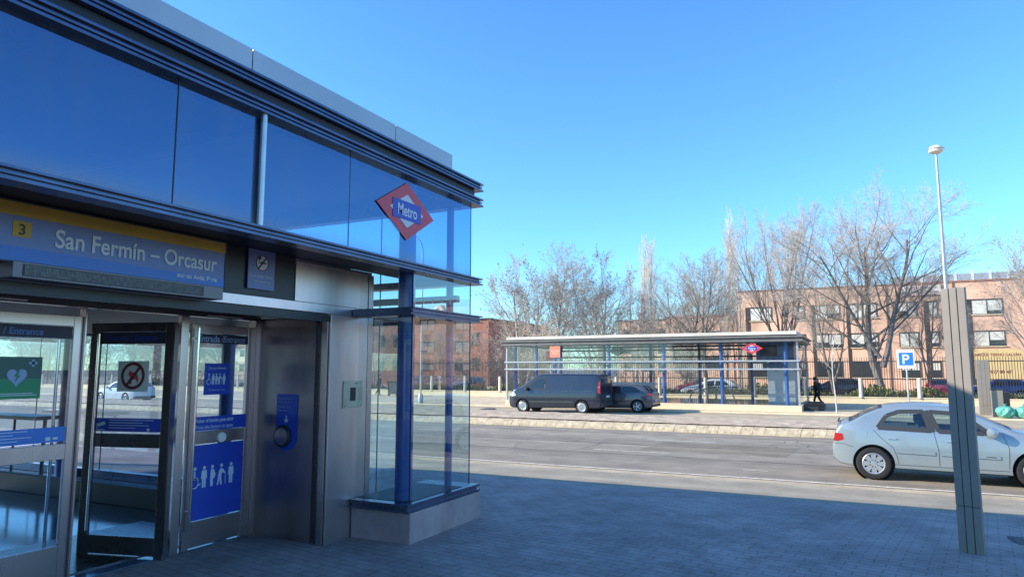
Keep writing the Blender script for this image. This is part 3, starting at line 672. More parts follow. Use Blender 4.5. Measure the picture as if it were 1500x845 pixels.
t = thing('litter_bin', 'dark grey litter bin next to the far ribbed pylon', 'bin', (5.62, 38.9, -.38))
MB().box(-.02, .42, -.22, .2, 0, 1.22).build('body', M['grey'], t, bevel=.02)
MB().box(.425, .66, -.2, .2, 0, 1.12).build('back_box', M['black'], t, bevel=.03)
MB().box(-.04, .44, -.24, .22, 1.22, 1.27).build('lid', M['greyd'], t, bevel=.01)

M['galvd'] = mat('dull_grey_metal', (.22, .2, .18), .4, .4, .2, 3)
M['roofw'] = mat('pale_roof_edge', (.74, .66, .55), .6, 0, .15, 1.2)
# ------------------------------------------------------------------ far metro station
FX0, FX1, FY, FD = -19.55, -2.65, 38.85, 7.0
F = thing('metro_station_pavilion', 'long glazed metro pavilion with white roof edge across the road', 'building', (0, 0, 0))
FYb = FY+FD; zb = -.08
MB().box(FX0-.05, FX1+.1, FY-.12, FYb+.05, -.40, zb).build('plinth', M['gran'], F, bevel=.01)
MB().box(FX0+.1, FX1-.1, FY+.15, FYb-.1, zb+.001, zb+.012).build('floor', M['tile'], F)
MB().box(FX0+.1, FX1-.02, FY, FYb, 3.45, 3.50).build('ceiling', M['ceil'], F)
MB().box(FX0+.02, FX1+.02, FY-.16, FYb+.1, 3.60, 3.78).build('roof', M['roofw'], F, bevel=.01)
for z0, z1, e in ((3.455, 3.55, .34), (3.405, 3.45, .22), (3.24, 3.36, .28)):
    bb = MB(); bb.box(FX0-e, FX1+e, FY-e, FY, z0, z1).box(FX0-e, FX1+e, FYb, FYb+e, z0, z1).box(FX0-e, FX0, FY, FYb, z0, z1).box(FX1, FX1+e, FY, FYb, z0, z1)
    bb.build('ledge', M['galvd'], F)
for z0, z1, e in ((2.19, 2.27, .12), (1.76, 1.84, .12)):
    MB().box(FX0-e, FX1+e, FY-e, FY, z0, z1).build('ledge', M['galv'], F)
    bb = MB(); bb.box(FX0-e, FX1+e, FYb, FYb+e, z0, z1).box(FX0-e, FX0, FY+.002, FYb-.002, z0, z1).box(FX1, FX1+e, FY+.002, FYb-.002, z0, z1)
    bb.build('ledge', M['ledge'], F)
n = 6; st = (FX1-FX0)/n
for k in range(n):
    a = FX0+k*st; c = a+st
    for z0, z1 in ((zb+.1, 1.76), (1.84, 2.19), (2.27, 3.30)):
        for y in (FY, FYb):
            MB().quad((a+.01, y, z0), (c-.01, y, z0), (c-.01, y, z1), (a+.01, y, z1)).build('pane', M['g_far'], F, fix=False)
for k in range(3):
    a = FY+k*FD/3
    for z0, z1 in ((zb+.1, 1.76), (1.84, 2.19), (2.27, 3.30)):
        for x in (FX0, FX1):
            MB().quad((x, a+.01, z0), (x, a+FD/3-.01, z0), (x, a+FD/3-.01, z1), (x, a+.01, z1)).build('pane', M['g_far'], F, fix=False)
for y in (FY, FYb):
    for x in (FX0, FX1): MB().box(x-.05, x+.05, y-.05, y+.05, zb, 3.44).build('post', M['galv'], F)
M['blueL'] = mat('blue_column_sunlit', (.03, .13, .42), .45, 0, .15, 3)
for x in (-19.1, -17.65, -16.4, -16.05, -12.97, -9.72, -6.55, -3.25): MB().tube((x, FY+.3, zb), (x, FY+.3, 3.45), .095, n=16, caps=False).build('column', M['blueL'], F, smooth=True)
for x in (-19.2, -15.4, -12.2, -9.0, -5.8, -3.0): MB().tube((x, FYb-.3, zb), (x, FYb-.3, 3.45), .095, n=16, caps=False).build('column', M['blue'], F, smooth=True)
for z in (2.55, 3.0): MB().box(FX0+.1, FX1-.1, FYb-.5, FYb-.35, z, z+.1).build('beam', M['soffit'], F)
MB().box(-4.35, -2.95, 40.6, 42.2, zb+.012, 2.28).build('lift_shaft', M['galv'], F, bevel=.01)
MB().box(-4.9, -2.95, 40.6, 42.2, 2.3, 3.3).build('lift_head', M['ledge'], F)
MB().box(-4.7, -3.8, 40.57, 40.59, 2.5, 3.1).build('lift_window', M['soffit'], F)
MB().box(-15.0, -11.0, 41.5, 41.6, zb+.012, 1.0).build('stair_parapet', M['galv'], F)
t = thing('plinth_end_shade', 'low right end of the far pavilion plinth, dark colour standing for shade', 'box', (-2.1, 41.2, -.38))
MB().box(-.42, .55, -1.2, 1.6, 0, .22).build('base', M['greyd'], t)
MB().box(-.36, .45, -1.1, 1.5, .22, .38).build('seat', M['black'], t, bevel=.02)  # top of the plinth end; its shade is put into the dark colour
metro_diamond('metro_sign', 'red Metro diamond sign at the right of the far pavilion front', (-4.87, FY-.2, 2.90), 0, .56, .30)
metro_diamond('metro_sign', 'dark back of a Metro diamond sign inside the far pavilion roof, left', (-14.6, FYb+.12, 3.05), 0, .72, .36, m=M['soffit'])
metro_diamond('metro_sign', 'dark back of a Metro diamond sign beside the far lift shaft', (-3.9, 40.5, 2.02), 0, .62, .30, m=M['ledge'])
t = thing('emblem_sign', 'square orange red sign with white stars on the far pavilion front', 'sign', (-16.2, FY-.22, 2.84))
MB().box(-.34, .34, 0, .02, -.34, .34).build('panel', M['orange'], t)
b = MB()
for r_, cols in ((.05, 4), (-.10, 3)):
    for k in range(cols):
        cx, cz = (k-(cols-1)/2)*.14, r_
        b.prism([(cx+(.055 if q % 2 == 0 else .024)*sin(q*pi/5), cz+(.055 if q % 2 == 0 else .024)*cos(q*pi/5)) for q in range(10)], -.004, -.001)
b.build('stars', M['white'], t)
t = thing('emblem_sign', 'small reddish sign seen through glass at the back of the far pavilion', 'sign', (-19.6, FYb-.1, 2.75))
MB().box(-.3, .3, 0, .02, -.3, .3).build('panel', M['redd'], t)
MB().box(-.32, .32, .021, .04, -.32, .32).build('frame', M['greyd'], t)

# ------------------------------------------------------------------ fence
FYF = 50.3
t = thing('school_fence', 'long dark bar fence on a white wall with white posts', 'fence', (0, FYF, 0))
MB().box(-130, 70, -.15, .15, -.45, -.02).build('low_wall', M['railw'], t)
MB().box(-130, 70, -.18, .18, -.02, .04).build('wall_cap', M['railw'], t)
b = MB(); x = -120.
while x < 60:
    b.box(x, x+.03, -.011, .011, .04, 2.5); b.add([(x-.004, 0, 2.5), (x+.026, 0, 2.5), (x+.011, 0, 2.6)], [(0, 1, 2)]); x += .14
tag(b.build('bars', M['fence'], t, fix=False), kind='stuff')
MB().box(-130, 70, -.02, .02, 1.15, 1.21).box(-130, 70, -.02, .02, 2.26, 2.32).box(-130, 70, -.02, .02, .14, .18).build('rail', M['fence'], t)
for k in range(-26, 14):
    MB().tube((-3+k*3.27, -.12, -.02), (-3+k*3.27, -.12, 1.22), .13, .12, n=12).build('post', M['whitep'], t, smooth=True)

# ------------------------------------------------------------------ brick buildings
YS = 85.
t = thing('school_building', 'long three storey orange brick school behind the bare trees', 'building', (0, 0, 0))
MB().box(-12.2, 80, YS, YS+16, -.5, 10.85).build('wall', M['brick'], t)
MB().box(-21, -12.2, YS+1.5, YS+14, -.5, 8.2).build('wing_wall', M['brick'], t)
MB().box(-21.2, -12.2, YS+1.3, YS+14, 8.2, 8.4).build('wing_coping', M['brickd'], t)
MB().box(-12.3, 80, YS-.1, YS+16, 10.85, 11.0).build('coping', M['brickd'], t)
b = MB(); x = 4.
b2 = MB()
while x < 78:
    b2.box(x, x+1.3, YS+1.2, YS+1.26, 11.0, 11.85); b.box(x+1.34, x+1.5, YS+1.15, YS+1.3, 11.0, 12.1); x += 1.55
pnl = b2.build('roof_screen', M['galv'], t); b.build('screen_post', M['whitep'], t)
wins = [(-10.73, -8.39), (-5.89, -4.88), (-3.74, -1.23), (-.2, 2.41), (4.49, 6.21), (7.34, 8.08), (11.16, 13.79), (17.4, 20.0), (21.3, 23.7), (25.6, 28.1), (30, 32.5), (35, 37.5), (40, 42.5), (46, 48.5)]
slots = [(-11.27, -10.75), (-4.12, -3.76), (-.58, -.22), (6.85, 7.32), (10.7, 11.14), (16.9, 17.38), (25.1, 25.58)]
for (a, c) in slots: MB().box(a, c, YS-.03, YS+.2, -.4, 9.0).build('facade_slot', M['slot'], t)  # dark boxes: the shade of the recessed slots is put into their colour
rnd = random.Random(2)
for (a, c) in wins:
    for z0, z1 in ((7.45, 8.85), (4.2, 5.6), (.95, 2.45)):
        f = MB().box(a-.06, c+.06, YS-.05, YS+.01, z1, z1+.14).box(a-.06, c+.06, YS-.05, YS+.01, z0-.08, z0).box(a-.06, a, YS-.05, YS+.01, z0, z1).box(c, c+.06, YS-.05, YS+.01, z0, z1)
        nn = 2 if c-a > 1.5 else 1
        for q in range(1, nn): f.box(a+(c-a)*q/nn-.04, a+(c-a)*q/nn+.04, YS-.05, YS+.01, z0, z1)
        fr = f.build('window', M['fence'], t)
        for q in range(nn):
            p0 = a+(c-a)*q/nn+.04; p1 = a+(c-a)*(q+1)/nn-.04
            cut = rnd.choice([0, 0, .25, .4]) if z0 > 3 else rnd.choice([.5, 1])
            zc = z0+(z1-z0)*cut
            if zc < z1-.02: MB().quad((p0, YS-.02, zc), (p1, YS-.02, zc), (p1, YS-.02, z1), (p0, YS-.02, z1)).build('blind', M['blind'], fr, fix=False)
            if zc > z0+.02: MB().quad((p0, YS-.021, z0), (p1, YS-.021, z0), (p1, YS-.021, zc), (p0, YS-.021, zc)).build('pane', M['wdark'], fr, fix=False)
for (a, c) in ((-19.5, -18.1), (-16.4, -14.6)):
    for z0, z1 in ((5., 6.3), (1.8, 3.1)):
        fr = MB().box(a-.06, c+.06, YS+1.44, YS+1.5, z1, z1+.12).box(a-.06, c+.06, YS+1.44, YS+1.5, z0-.08, z0).build('window', M['fence'], t)
        MB().quad((a, YS+1.47, z0), (c, YS+1.47, z0), (c, YS+1.47, z1), (a, YS+1.47, z1)).build('pane', M['wdark'], fr, fix=False)
for x_ in (-7.0, 3.4, 9.6, 20.7, 29.1): MB().tube((x_, YS-.08, -.4), (x_, YS-.08, 10.9), .06, n=8).build('drainpipe', M['galvd2'], t)
for (a, c) in wins:
    for z0 in (7.45, 4.2, .95): MB().box(a-.12, c+.12, YS-.16, YS-.055, z0-.14, z0-.06).build('sill', M['gran'], t)
t = thing('school_banner', 'white banner with the school name along the brick roof edge', 'banner', (4.6, YS-.2, 9.6))
MB().box(0, 3.95, 0, .04, 0, 1.12).build('cloth', M['bannerw'], t)
MB().box(0, 3.95, -.003, -.001, 0, .05).box(0, 3.95, -.003, -.001, 1.07, 1.12).build('edge', M['red'], t)
text('COLEGIO PÚBLICO', .30, 1.97, -.006, .72, M['redd'], t, align='CENTER'); text('ENRIQUE TIERNO GALVÁN', .36, 1.97, -.006, .2, M['redd'], t, align='CENTER', bold=.008, sx=.80)
t = thing('school_banner', 'yellow banner with school name and telephone low on the brick wall', 'banner', (10.4, 80.0, .85))
MB().box(0, 4.05, 0, .04, 0, 2.85).build('cloth', M['bannery'], t)
MB().box(.1, .2, .05, .12, -1.3, 2.85).box(3.85, 3.95, .05, .12, -1.3, 2.85).build('post', M['galv'], t)
text('ENRIQUE TIERNO GALVÁN', .37, 3.75, -.006, 2.2, M['redd'], t, align='RIGHT', bold=.006, sx=.85); text('917 00 47', .42, 2.9, -.006, .55, M['redd'], t, align='RIGHT', bold=.008)
t = thing('brick_building', 'dark red two storey brick building behind the fence at left', 'building', (0, 0, 0))
MB().box(-62.5, -43.0, 80, 100, -.5, 8.3).build('wall', M['brickd'], t)
MB().box(-62.7, -42.8, 79.85, 100, 8.3, 8.5).build('coping', M['slot'], t)
for k in range(7):
    a = -60.8+k*2.55
    for z0, z1 in ((5.0, 6.5), (1.7, 3.2)):
        f = MB().box(a-.06, a+1.16, 79.93, 80.01, z0-.08, z0).box(a-.06, a+1.16, 79.93, 80.01, z1, z1+.08).box(a+.52, a+.58, 79.94, 80.01, z0, z1).build('window', M['slot'], t)
        MB().quad((a, 79.97, z0), (a+1.1, 79.97, z0), (a+1.1, 79.97, z1), (a, 79.97, z1)).build('pane', M['wdark'], f, fix=False)
# curved vent pipe on its roof
t = thing('vent_pipe', 'white hooked vent cowl above the dark red brick roof', 'vent', (-51.3, 81.5, 8.5))
b = MB(); R_, rr = .62, .42; pts = [(.45, 0, 0), (.45, 0, 1.2)]
for k in range(1, 10): a = pi*k/12; pts.append((.45-R_+R_*cos(a)-.0, 0, 1.2+R_*1.0*sin(a)+.0))
b.path(pts, rr, 16); b.build('duct', M['white'], t, smooth=True)
MB().tube(pts[-1], (pts[-1][0]-.08, 0, pts[-1][2]-.06), rr+.05, rr+.05, 16).build('mouth_ring', M['galv'], t)
for (nm, x0, x1, y, h, m, lab) in (('apartment_block', -78, -66, 95, 10.2, 'gran', 'pale block of flats behind the far left bare tree'),
                                  ('brick_building', -38, -26, 120, 10.3, 'brick', 'distant orange brick block seen between the bare trees'),
                                  ('brick_building', -150, -100, 110, 8.0, 'gran', 'long pale block far left beyond the station doors')):
    t = thing(nm, lab, 'building', (0, 0, 0))
    MB().box(x0, x1, y, y+12, -.5, h).build('wall', M[m], t); MB().box(x0-.2, x1+.2, y-.2, y+12, h, h+.25).build('roof', M['slot'], t)
    k = x0+1
    while k < x1-1.6:
        for z0 in (1.5, 4.6, 7.4):
            f = MB().box(k-.07, k+1.47, y-.06, y+.01, z0-.08, z0).box(k-.07, k+1.47, y-.06, y+.01, z0+1.3, z0+1.4).build('window', M['slot'], t)
            MB().quad((k, y-.03, z0), (k+1.4, y-.03, z0), (k+1.4, y-.03, z0+1.3), (k, y-.03, z0+1.3)).build('pane', M['wdark'], f, fix=False)
        k += 3.1

# ------------------------------------------------------------------ street furniture
def street_lamp(label, loc, H, r, curved=False):
    t = thing('street_lamp', label, 'street lamp', loc)
    MB().lathe([(r*2.0, 0), (r*2.0, .5), (r*1.3, .6), (r*1.3, .62)], axis='z', n=16).build('base', M['galv'], t, smooth=True)
    if not curved:
        MB().tube((0, 0, 0), (0, 0, H-.25), r, r*.55, n=14).build('pole', M['galv'], t, smooth=True)
        MB().lathe([(0, 0), (.16, .02), (.30, .10), (.33, .2), (.27, .33), (.12, .42), (0, .44)], (0, 0, H-.42), 'z', 24).build('lamp_head', M['white'], t, smooth=True)
        MB().lathe([(.33, .2), (.36, .22), (.33, .25)], (0, 0, H-.42), 'z', 24).build('rim', M['galv'], t)
    else:
        pts = [(0, 0, 0), (0, 0, H-1.2)]+[(.9*(1-cos(k*pi/12)), 0, H-1.2+1.2*sin(k*pi/12)) for k in range(1, 7)]
        pts = [(-p[0]*1., p[1], p[2]) for p in pts]
        MB().path(pts, r*.8, 10).build('pole', M['galv'], t, smooth=True)
        MB().box(-1.5, -.85, -.12, .12, H-.1, H+.04).build('lamp_head', M['white'], t, bevel=.04)
    return t
street_lamp('tall straight street lamp with a round white head behind the near pylon', (4.02, 37.85, -.38), 12.85, .10)
street_lamp('tall street lamp with bent top seen through the corner glass', (-25.3, 37.85, -.38), 11.0, .085, True)
t = thing('parking_sign', 'blue and white parking sign on a pole across the road', 'sign', (2.2, 37.85, -.38))
MB().tube((0, .05, 0), (0, .05, 3.1), .04, n=10).build('pole', M['galv'], t, smooth=True)
MB().box(-.40, .34, -.01, .01, 2.22, 3.12).build('panel', M['white'], t)
MB().box(-.30, .29, -.014, -.0105, 2.36, 2.96).build('blue_square', M['pblue'], t)
text('P', .62, -.03, -.017, 2.44, M['white'], t, bold=.012, align='CENTER')
for k, (x, lab) in enumerate(((5.6, 'knotted teal rubbish bag beside the far litter bin'), (6.3, 'knotted teal rubbish bag at the edge of the picture'))):
    t = thing('rubbish_bag', lab, 'rubbish bag', (x+.35, 37.95, -.38), k*1.3)
    rnd = random.Random(40+k); b = MB(); nu, nv = 22, 12
    for j in range(nv+1):
        ph = pi*j/nv
        for i in range(nu):
            th = 2*pi*i/nu; rr = .36*(1+.10*sin(3*th+ph*2+k)+.06*sin(7*th-4*ph)+rnd.uniform(-.05, .05))
            z = .27-.27*cos(ph)*(1.0 if ph > 0 else 1)
            b.v.append((rr*sin(ph)**.7*cos(th) if 0 < j < nv else 0, rr*sin(ph)**.7*sin(th) if 0 < j < nv else 0, z*1.0))
    for j in range(nv):
        for i in range(nu): b.f.append((j*nu+i, j*nu+(i+1) % nu, (j+1)*nu+(i+1) % nu, (j+1)*nu+i))
    b.build('sack', M['teal'], t, smooth=False)
    MB().lathe([(.05, 0), (.03, .05), (.08, .13), (.02, .10)], (0, 0, .50), 'z', 9).build('knot', M['teal'], t)
for k, x in enumerate((-9.3, -8.75, -8.2, -7.65)):
    t = thing('bicycle_stand', 'curved metal bicycle hoop behind the far pavilion', 'bicycle stand', (x, 46.6, -.38), group='row of bicycle hoops behind the pavilion')
    b = MB(); b.path([(-.62*cos(q*pi/14), 0, .92*sin(q*pi/14)) for q in range(15)], .045, 8); b.build('hoop', M['white'], t, smooth=True)
t = thing('rubbish_container', 'dark wheeled rubbish container by the white wall, seen through the corner glass', 'container', (-34.0, 47.2, -.38))
MB().prism([(-.5, .15), (.5, .15), (.6, 1.1), (-.6, 1.1)], -.4, .4).build('body', M['greyd'], t, bevel=.03)
MB().box(-.64, .64, -.45, .45, 1.1, 1.2).build('lid', M['black'], t, bevel=.03)
for x in (-.4, .4): MB().tube((x, -.42, .1), (x, -.34, .1), .1, n=12).build('wheel', M['black'], t)

# ------------------------------------------------------------------ trees
def branch(rng, out, p, d, length, r, level, P):
    segs = P['segs'][min(level, len(P['segs'])-1)]
    pts = [p.copy()]; q = p.copy(); dd = d.copy(); rs = [r]
    tip = P['tip'][min(level, len(P['tip'])-1)]
    for i in range(segs):
        j = P['wob'][min(level, len(P['wob'])-1)]
        dd = (dd+Vector((rng.gauss(0, j), rng.gauss(0, j), rng.gauss(0, j)*.6))+Vector((0, 0, P['up'][min(level, len(P['up'])-1)]))/segs).normalized()
        q = q+dd*length/segs; pts.append(q.copy()); rs.append(r*(1-(i+1)/segs*(1-tip)))
    out.append((level, pts, rs))
    if level >= P['levels']: return
    n = P['n'][level]; n = int(round(n*rng.uniform(.8, 1.2)))
    s0 = P['start'][level]
    for k in range(n):
        f = s0+(1-s0)*(k+rng.random()*.8)/n; f = min(f, .98)
        i = min(int(f*segs), segs-1); u = f*segs-i
        pos = pts[i].lerp(pts[i+1], u); ax = (pts[i+1]-pts[i]).normalized()
        ang = radians(rng.uniform(*P['ang'][level])); az = rng.uniform(0, 2*pi) if level else (k*2.4+rng.uniform(-.5, .5))
        o = ax.orthogonal().normalized(); o = Matrix.Rotation(az, 3, ax) @ o
        nd = (ax*cos(ang)+o*sin(ang)).normalized()
        rr = (rs[i]*(1-u)+rs[i+1]*u)
        L_ = length*P['len'][level]*(1-P['fall'][level]*(f-s0)/(1-s0))*rng.uniform(.75, 1.2)
        branch(rng, out, pos, nd, L_, max(rr*P['rad'][level], .005), level+1, P)
def tree_mesh(seed, P, leaves=0, lm=None):
    rng = random.Random(seed); out = []
    for (p, d, l, r) in P['stems']:
        branch(rng, out, Vector(p), Vector(d).normalized(), l, r*.72, 0, P)
    tr, cr, lf = MB(), MB(), MB()
    for lev, pts, rs in out:
        b, n = (tr, 8 if lev == 0 else 5 if lev == 1 else 3) if lev <= 2 else (cr, 3)
        u = None; base = len(b.v)
        for i, (q, r) in enumerate(zip(pts, rs)):
            ax = (pts[min(i+1, len(pts)-1)]-pts[max(i-1, 0)]).normalized()
            u = ax.orthogonal().normalized() if u is None else (u-ax*u.dot(ax)).normalized()
            w_ = ax.cross(u)
            for k in range(n): a = 2*pi*k/n; b.v.append(tuple(q+(u*cos(a)+w_*sin(a))*r))
        for i in range(len(pts)-1):
            for k in range(n): b.f.append((base+i*n+k, base+i*n+(k+1) % n, base+(i+1)*n+(k+1) % n, base+(i+1)*n+k))
        if leaves and lev >= P['levels']-1:
            for _ in range(leaves):
                if rng.random() > P.get('leafp', .5): continue
                q = pts[-1].lerp(pts[0], rng.random()*.7); s = rng.uniform(.03, .07)
                e1 = Vector((rng.uniform(-1, 1), rng.uniform(-1, 1), rng.uniform(-1, 1))).normalized()*s; e2 = e1.orthogonal().normalized()*s*.8
                lf.add([q-e1, q+e2, q+e1, q-e2], [(0, 1, 2, 3)])
    return tr, cr, lf
base = dict(levels=4, segs=[7, 5, 4, 3, 2], tip=[.35, .3, .3, .3, .4], wob=[.07, .10, .12, .15, .18], up=[.2, .35, .3, .2, .1],
            n=[9, 7, 6, 5], start=[.22, .2, .15, .1], ang=[(28, 50), (25, 50), (25, 55), (25, 60)], len=[.62, .55, .5, .5], fall=[.45, .4, .3, .2],
            rad=[.5, .5, .5, .55], stems=[((0, 0, 0), (0, 0, 1), 1, .02)])
def P_(**k): d = dict(base); d.update(k); return d
# prototypes have height about 10 m
protos = {}
def proto(key, seed, P, bark, twig, leaves=0):
    tr, cr, lf = tree_mesh(seed, P, leaves)
    ms = []
    for nm, b, m in (('trunk', tr, M[bark]), ('crown', cr, M[twig]), ('leaves', lf, M['leaf'])):
        if not b.f: ms.append(None); continue
        me = bpy.data.meshes.new(nm); me.from_pydata(b.v, [], b.f); me.materials.append(m); ms.append(me)
    h = max(v[2] for v in cr.v); protos[key] = (ms, h)
proto('plane_a', 21, P_(stems=[((0,0,0), (-.10,0,1), 7.0, .20), ((.3,0,0), (.22,.1,1), 6.4, .15)], n=[11, 8, 8, 6], len=[.66, .58, .48, .5], leafp=.10), 'bark', 'twig', 2)
proto('plane_b', 22, P_(stems=[((0,0,0), (.05,0,1), 7.6, .19)], n=[14, 8, 8, 6], len=[.62, .52, .48, .5], ang=[(25, 48), (25, 48), (25, 55), (25, 60)], leafp=.10), 'bark', 'twig', 2)
proto('vase', 23, P_(stems=[((0,0,0), (0,0,1), 3.2, .26)]+[((0,0,1.2+.1*k), (.34*cos(k*1.1), .34*sin(k*1.1), 1), 7.4, .11) for k in range(7)], n=[8, 7, 7, 5], ang=[(14, 30), (18, 38), (20, 45), (25, 55)], up=[.25, .4, .4, .3, .2], len=[.5, .5, .45, .5]), 'barkd', 'twig')
proto('poplar', 24, P_(stems=[((0,0,0), (0,0,1), 10, .10), ((.25,.1,0), (.03,0,1), 8.8, .08), ((-.3,.1,0), (-.04,0,1), 8.2, .08)], n=[15, 6, 5, 3], start=[.10, .1, .1, .1], ang=[(10, 22), (12, 25), (15, 30), (20, 40)], up=[.0, .5, .5, .4, .3], len=[.30, .5, .5, .5], levels=4, wob=[.02, .05, .08, .1, .12]), 'barkl', 'twigl')
proto('elm', 25, P_(stems=[((0,0,0), (-.06,0,1), 9.2, .27), ((.0,0,1.9), (.26,.05,1), 7.4, .20), ((-.1,0,2.4), (-.48,0,1), 6.4, .14)], n=[12, 8, 8, 7], levels=4, ang=[(25, 50), (25, 48), (25, 50), (25, 55)], len=[.66, .60, .52, .5], segs=[8, 6, 5, 3, 3]), 'barkd', 'twig')
proto('small', 26, P_(stems=[((0,0,0), (.12,0,1), 6.4, .13), ((0,0,1.), (-.4,.1,1), 5.4, .09)], n=[11, 8, 7, 5], len=[.6, .5, .5, .5]), 'barkd', 'twig')
proto('thicket', 27, P_(stems=[((.5*k-1.5, .2*(k % 3), 0), (.18*(k-3), .1*(k % 2), 1), 6.5, .06) for k in range(7)], n=[9, 6, 5, 4], ang=[(30, 60), (30, 60), (30, 60), (30, 60)], len=[.5, .55, .5, .5], start=[.1, .1, .1, .1], leafp=.35), 'bark', 'twigl', 2)
proto('sapling', 28, P_(stems=[((0,0,0), (-.03,0,1), 8.0, .10)], n=[9, 4, 3, 2], start=[.5, .2, .2, .2], levels=3, len=[.22, .5, .5, .5], ang=[(20, 40)]*4, tip=[.4, .3, .3, .3, .4]), 'barkl', 'twigl')
def tree(key, label, x, y, h, z=-.42, rot=0., wide=1., group='bare trees beyond the fence', name='bare_tree'):
    ms, hh = protos[key]; s = h*1.06/hh
    t = thing(name, label, 'tree', (x, y, z), rot, group)
    for me, nm in zip(ms, ('trunk', 'crown', 'leaves')):
        if me:
            o = bpy.data.objects.new(nm, me); C.objects.link(o); o.parent = t; o.scale = (s*wide, s*wide, s)
    return t
T = [('plane_a', 'two stemmed bare tree with a few brown leaves, leftmost above the far pavilion', -27.8, 58, 13.4, .3, 1.0),
 ('plane_b', 'dense brown tipped bare tree above the left end of the far pavilion', -25.0, 60.5, 13.9, 2.0, 1.0),
 ('plane_a', 'bare tree in the gap between the two brown leafed trees and the pale poplars', -20.7, 60, 12.8, 3.4, .95),
 ('plane_b', 'shorter bare tree filling the gap behind the left pavilion trees', -23.2, 66, 11.4, .9, 1.0),
 ('poplar', 'pale slender poplar, left one of the pair above the pavilion middle', -18.1, 63, 14.2, .2, 1.1),
 ('poplar', 'pale slender poplar, right one of the pair above the pavilion middle', -16.4, 62, 14.0, 2.2, 1.1),
 ('small', 'low bare tree with tangled twigs right of the pale poplar pair', -13.2, 60, 10.8, .5, 1.2),
 ('plane_b', 'low bushy bare tree behind the tangled low tree', -14.8, 70, 10.6, 1.5, 1.2),
 ('small', 'dark forked bare tree left of the tallest poplar', -10.6, 56, 11.6, 1.9, 1.15),
 ('poplar', 'tall pale poplar beside the dark forked tree', -10.1, 63, 14.4, 1.2, .9),
 ('poplar', 'tallest pale poplar, a narrow spike over the far pavilion', -8.9, 62, 15.8, 2.6, .8),
 ('vase', 'dense upright vase shaped bare tree above the right end of the pavilion', -5.0, 58, 15.0, .4, .95),
 ('small', 'thin bare tree between the vase shaped tree and the big one', -1.4, 55, 9.6, 2.9, 1.0),
 ('elm', 'biggest bare tree, wide rounded crown left of the straight street lamp', 1.75, 54, 16.2, .15, 1.12),
 ('small', 'thin bare tree just right of the biggest tree', 4.9, 60, 9.0, 1.0, .9),
 ('small', 'faint small bare tree in front of the yellow school banner', 7.6, 66, 7.4, 4.0, .9),
 ('plane_b', 'bare tree cut by the right edge of the picture', 10.6, 56, 11.2, .6, 1.0),
 ('thicket', 'brownish bushy thicket tree against the dark red brick building', -28.6, 53.5, 6.2, .3, 1.0),
 ('thicket', 'tangled low thicket tree behind the van and pavilion', -23.5, 54.5, 6.6, 2.1, 1.15),
 ('thicket', 'tangled low thicket tree behind the middle of the pavilion', -18.0, 56, 7.2, 3.3, 1.2),
 ('thicket', 'low thicket tree behind the bicycle hoops', -12.6, 58, 6.2, 5.0, 1.1),
 ('elm', 'bare spreading tree seen through the corner glass before dark brick', -32.8, 53, 7.0, 1.4, .85),
 ('plane_a', 'pale bare tree seen at the left edge of the glazed corner', -46.0, 60, 8.6, .7, 1.0),
 ('elm', 'bare tree seen through the closed door glass', -60.0, 53, 9.5, 2.4, 1.0),
 ('plane_a', 'bare tree seen through the open door leaf', -75, 53, 11.4, 1.1, 1.0),
 ('plane_b', 'bare tree behind the one seen through the open door leaf', -82, 57, 11.4, .4, 1.0),
 ('plane_a', 'bare tree seen through the left door glass', -101, 55, 13, 2.0, 1.0),
 ('plane_b', 'bare tree seen through the gap left of the open door leaf', -92, 53, 12, 2.7, 1.0),
 ('thicket', 'low thicket far left beyond the open door', -67, 54, 7.5, 1.7, 1.2),
 ('thicket', 'tall thicket beyond the prohibition notice on the open door', -73, 58, 9, 0.4, 1.2),
 ('thicket', 'tall thicket left of the one behind the open door', -80, 60, 9.5, 2.4, 1.2),
 ('thicket', 'grey thicket seen through the top of the left door', -89, 56, 10, 3.6, 1.2),
 ('thicket', 'grey thicket far left behind the defibrillator sign', -100, 60, 11, 4.6, 1.3),
 ('thicket', 'grey thicket at the far left edge of the left door glass', -112, 62, 12, 5.6, 1.3),
 ('plane_b', 'bare tree between the closed door and the red brick building', -66, 57, 10, 3.0, 1.0)]
for (k, lab, x, y, h, r, wd) in T: tree(k, lab, x, y, h, rot=r, wide=wd)
tree('sapling', 'slender pale sapling on the far sidewalk right of the pavilion', -.92, 37.9, 4.0, -.38, .3, 1.0, None, 'sapling')
# plaza trees out of the frame that the door glass mirrors
tree('plane_a', 'bare plaza tree mirrored in the door glass, nearer the road', 13.0, 9.5, 6.0, 0, 1.1, 1., 'plaza trees mirrored in the glass')
tree('plane_b', 'bare plaza tree mirrored in the door glass, farther from the road', 17.0, 3.0, 6.2, 0, 2.1, 1., 'plaza trees mirrored in the glass')

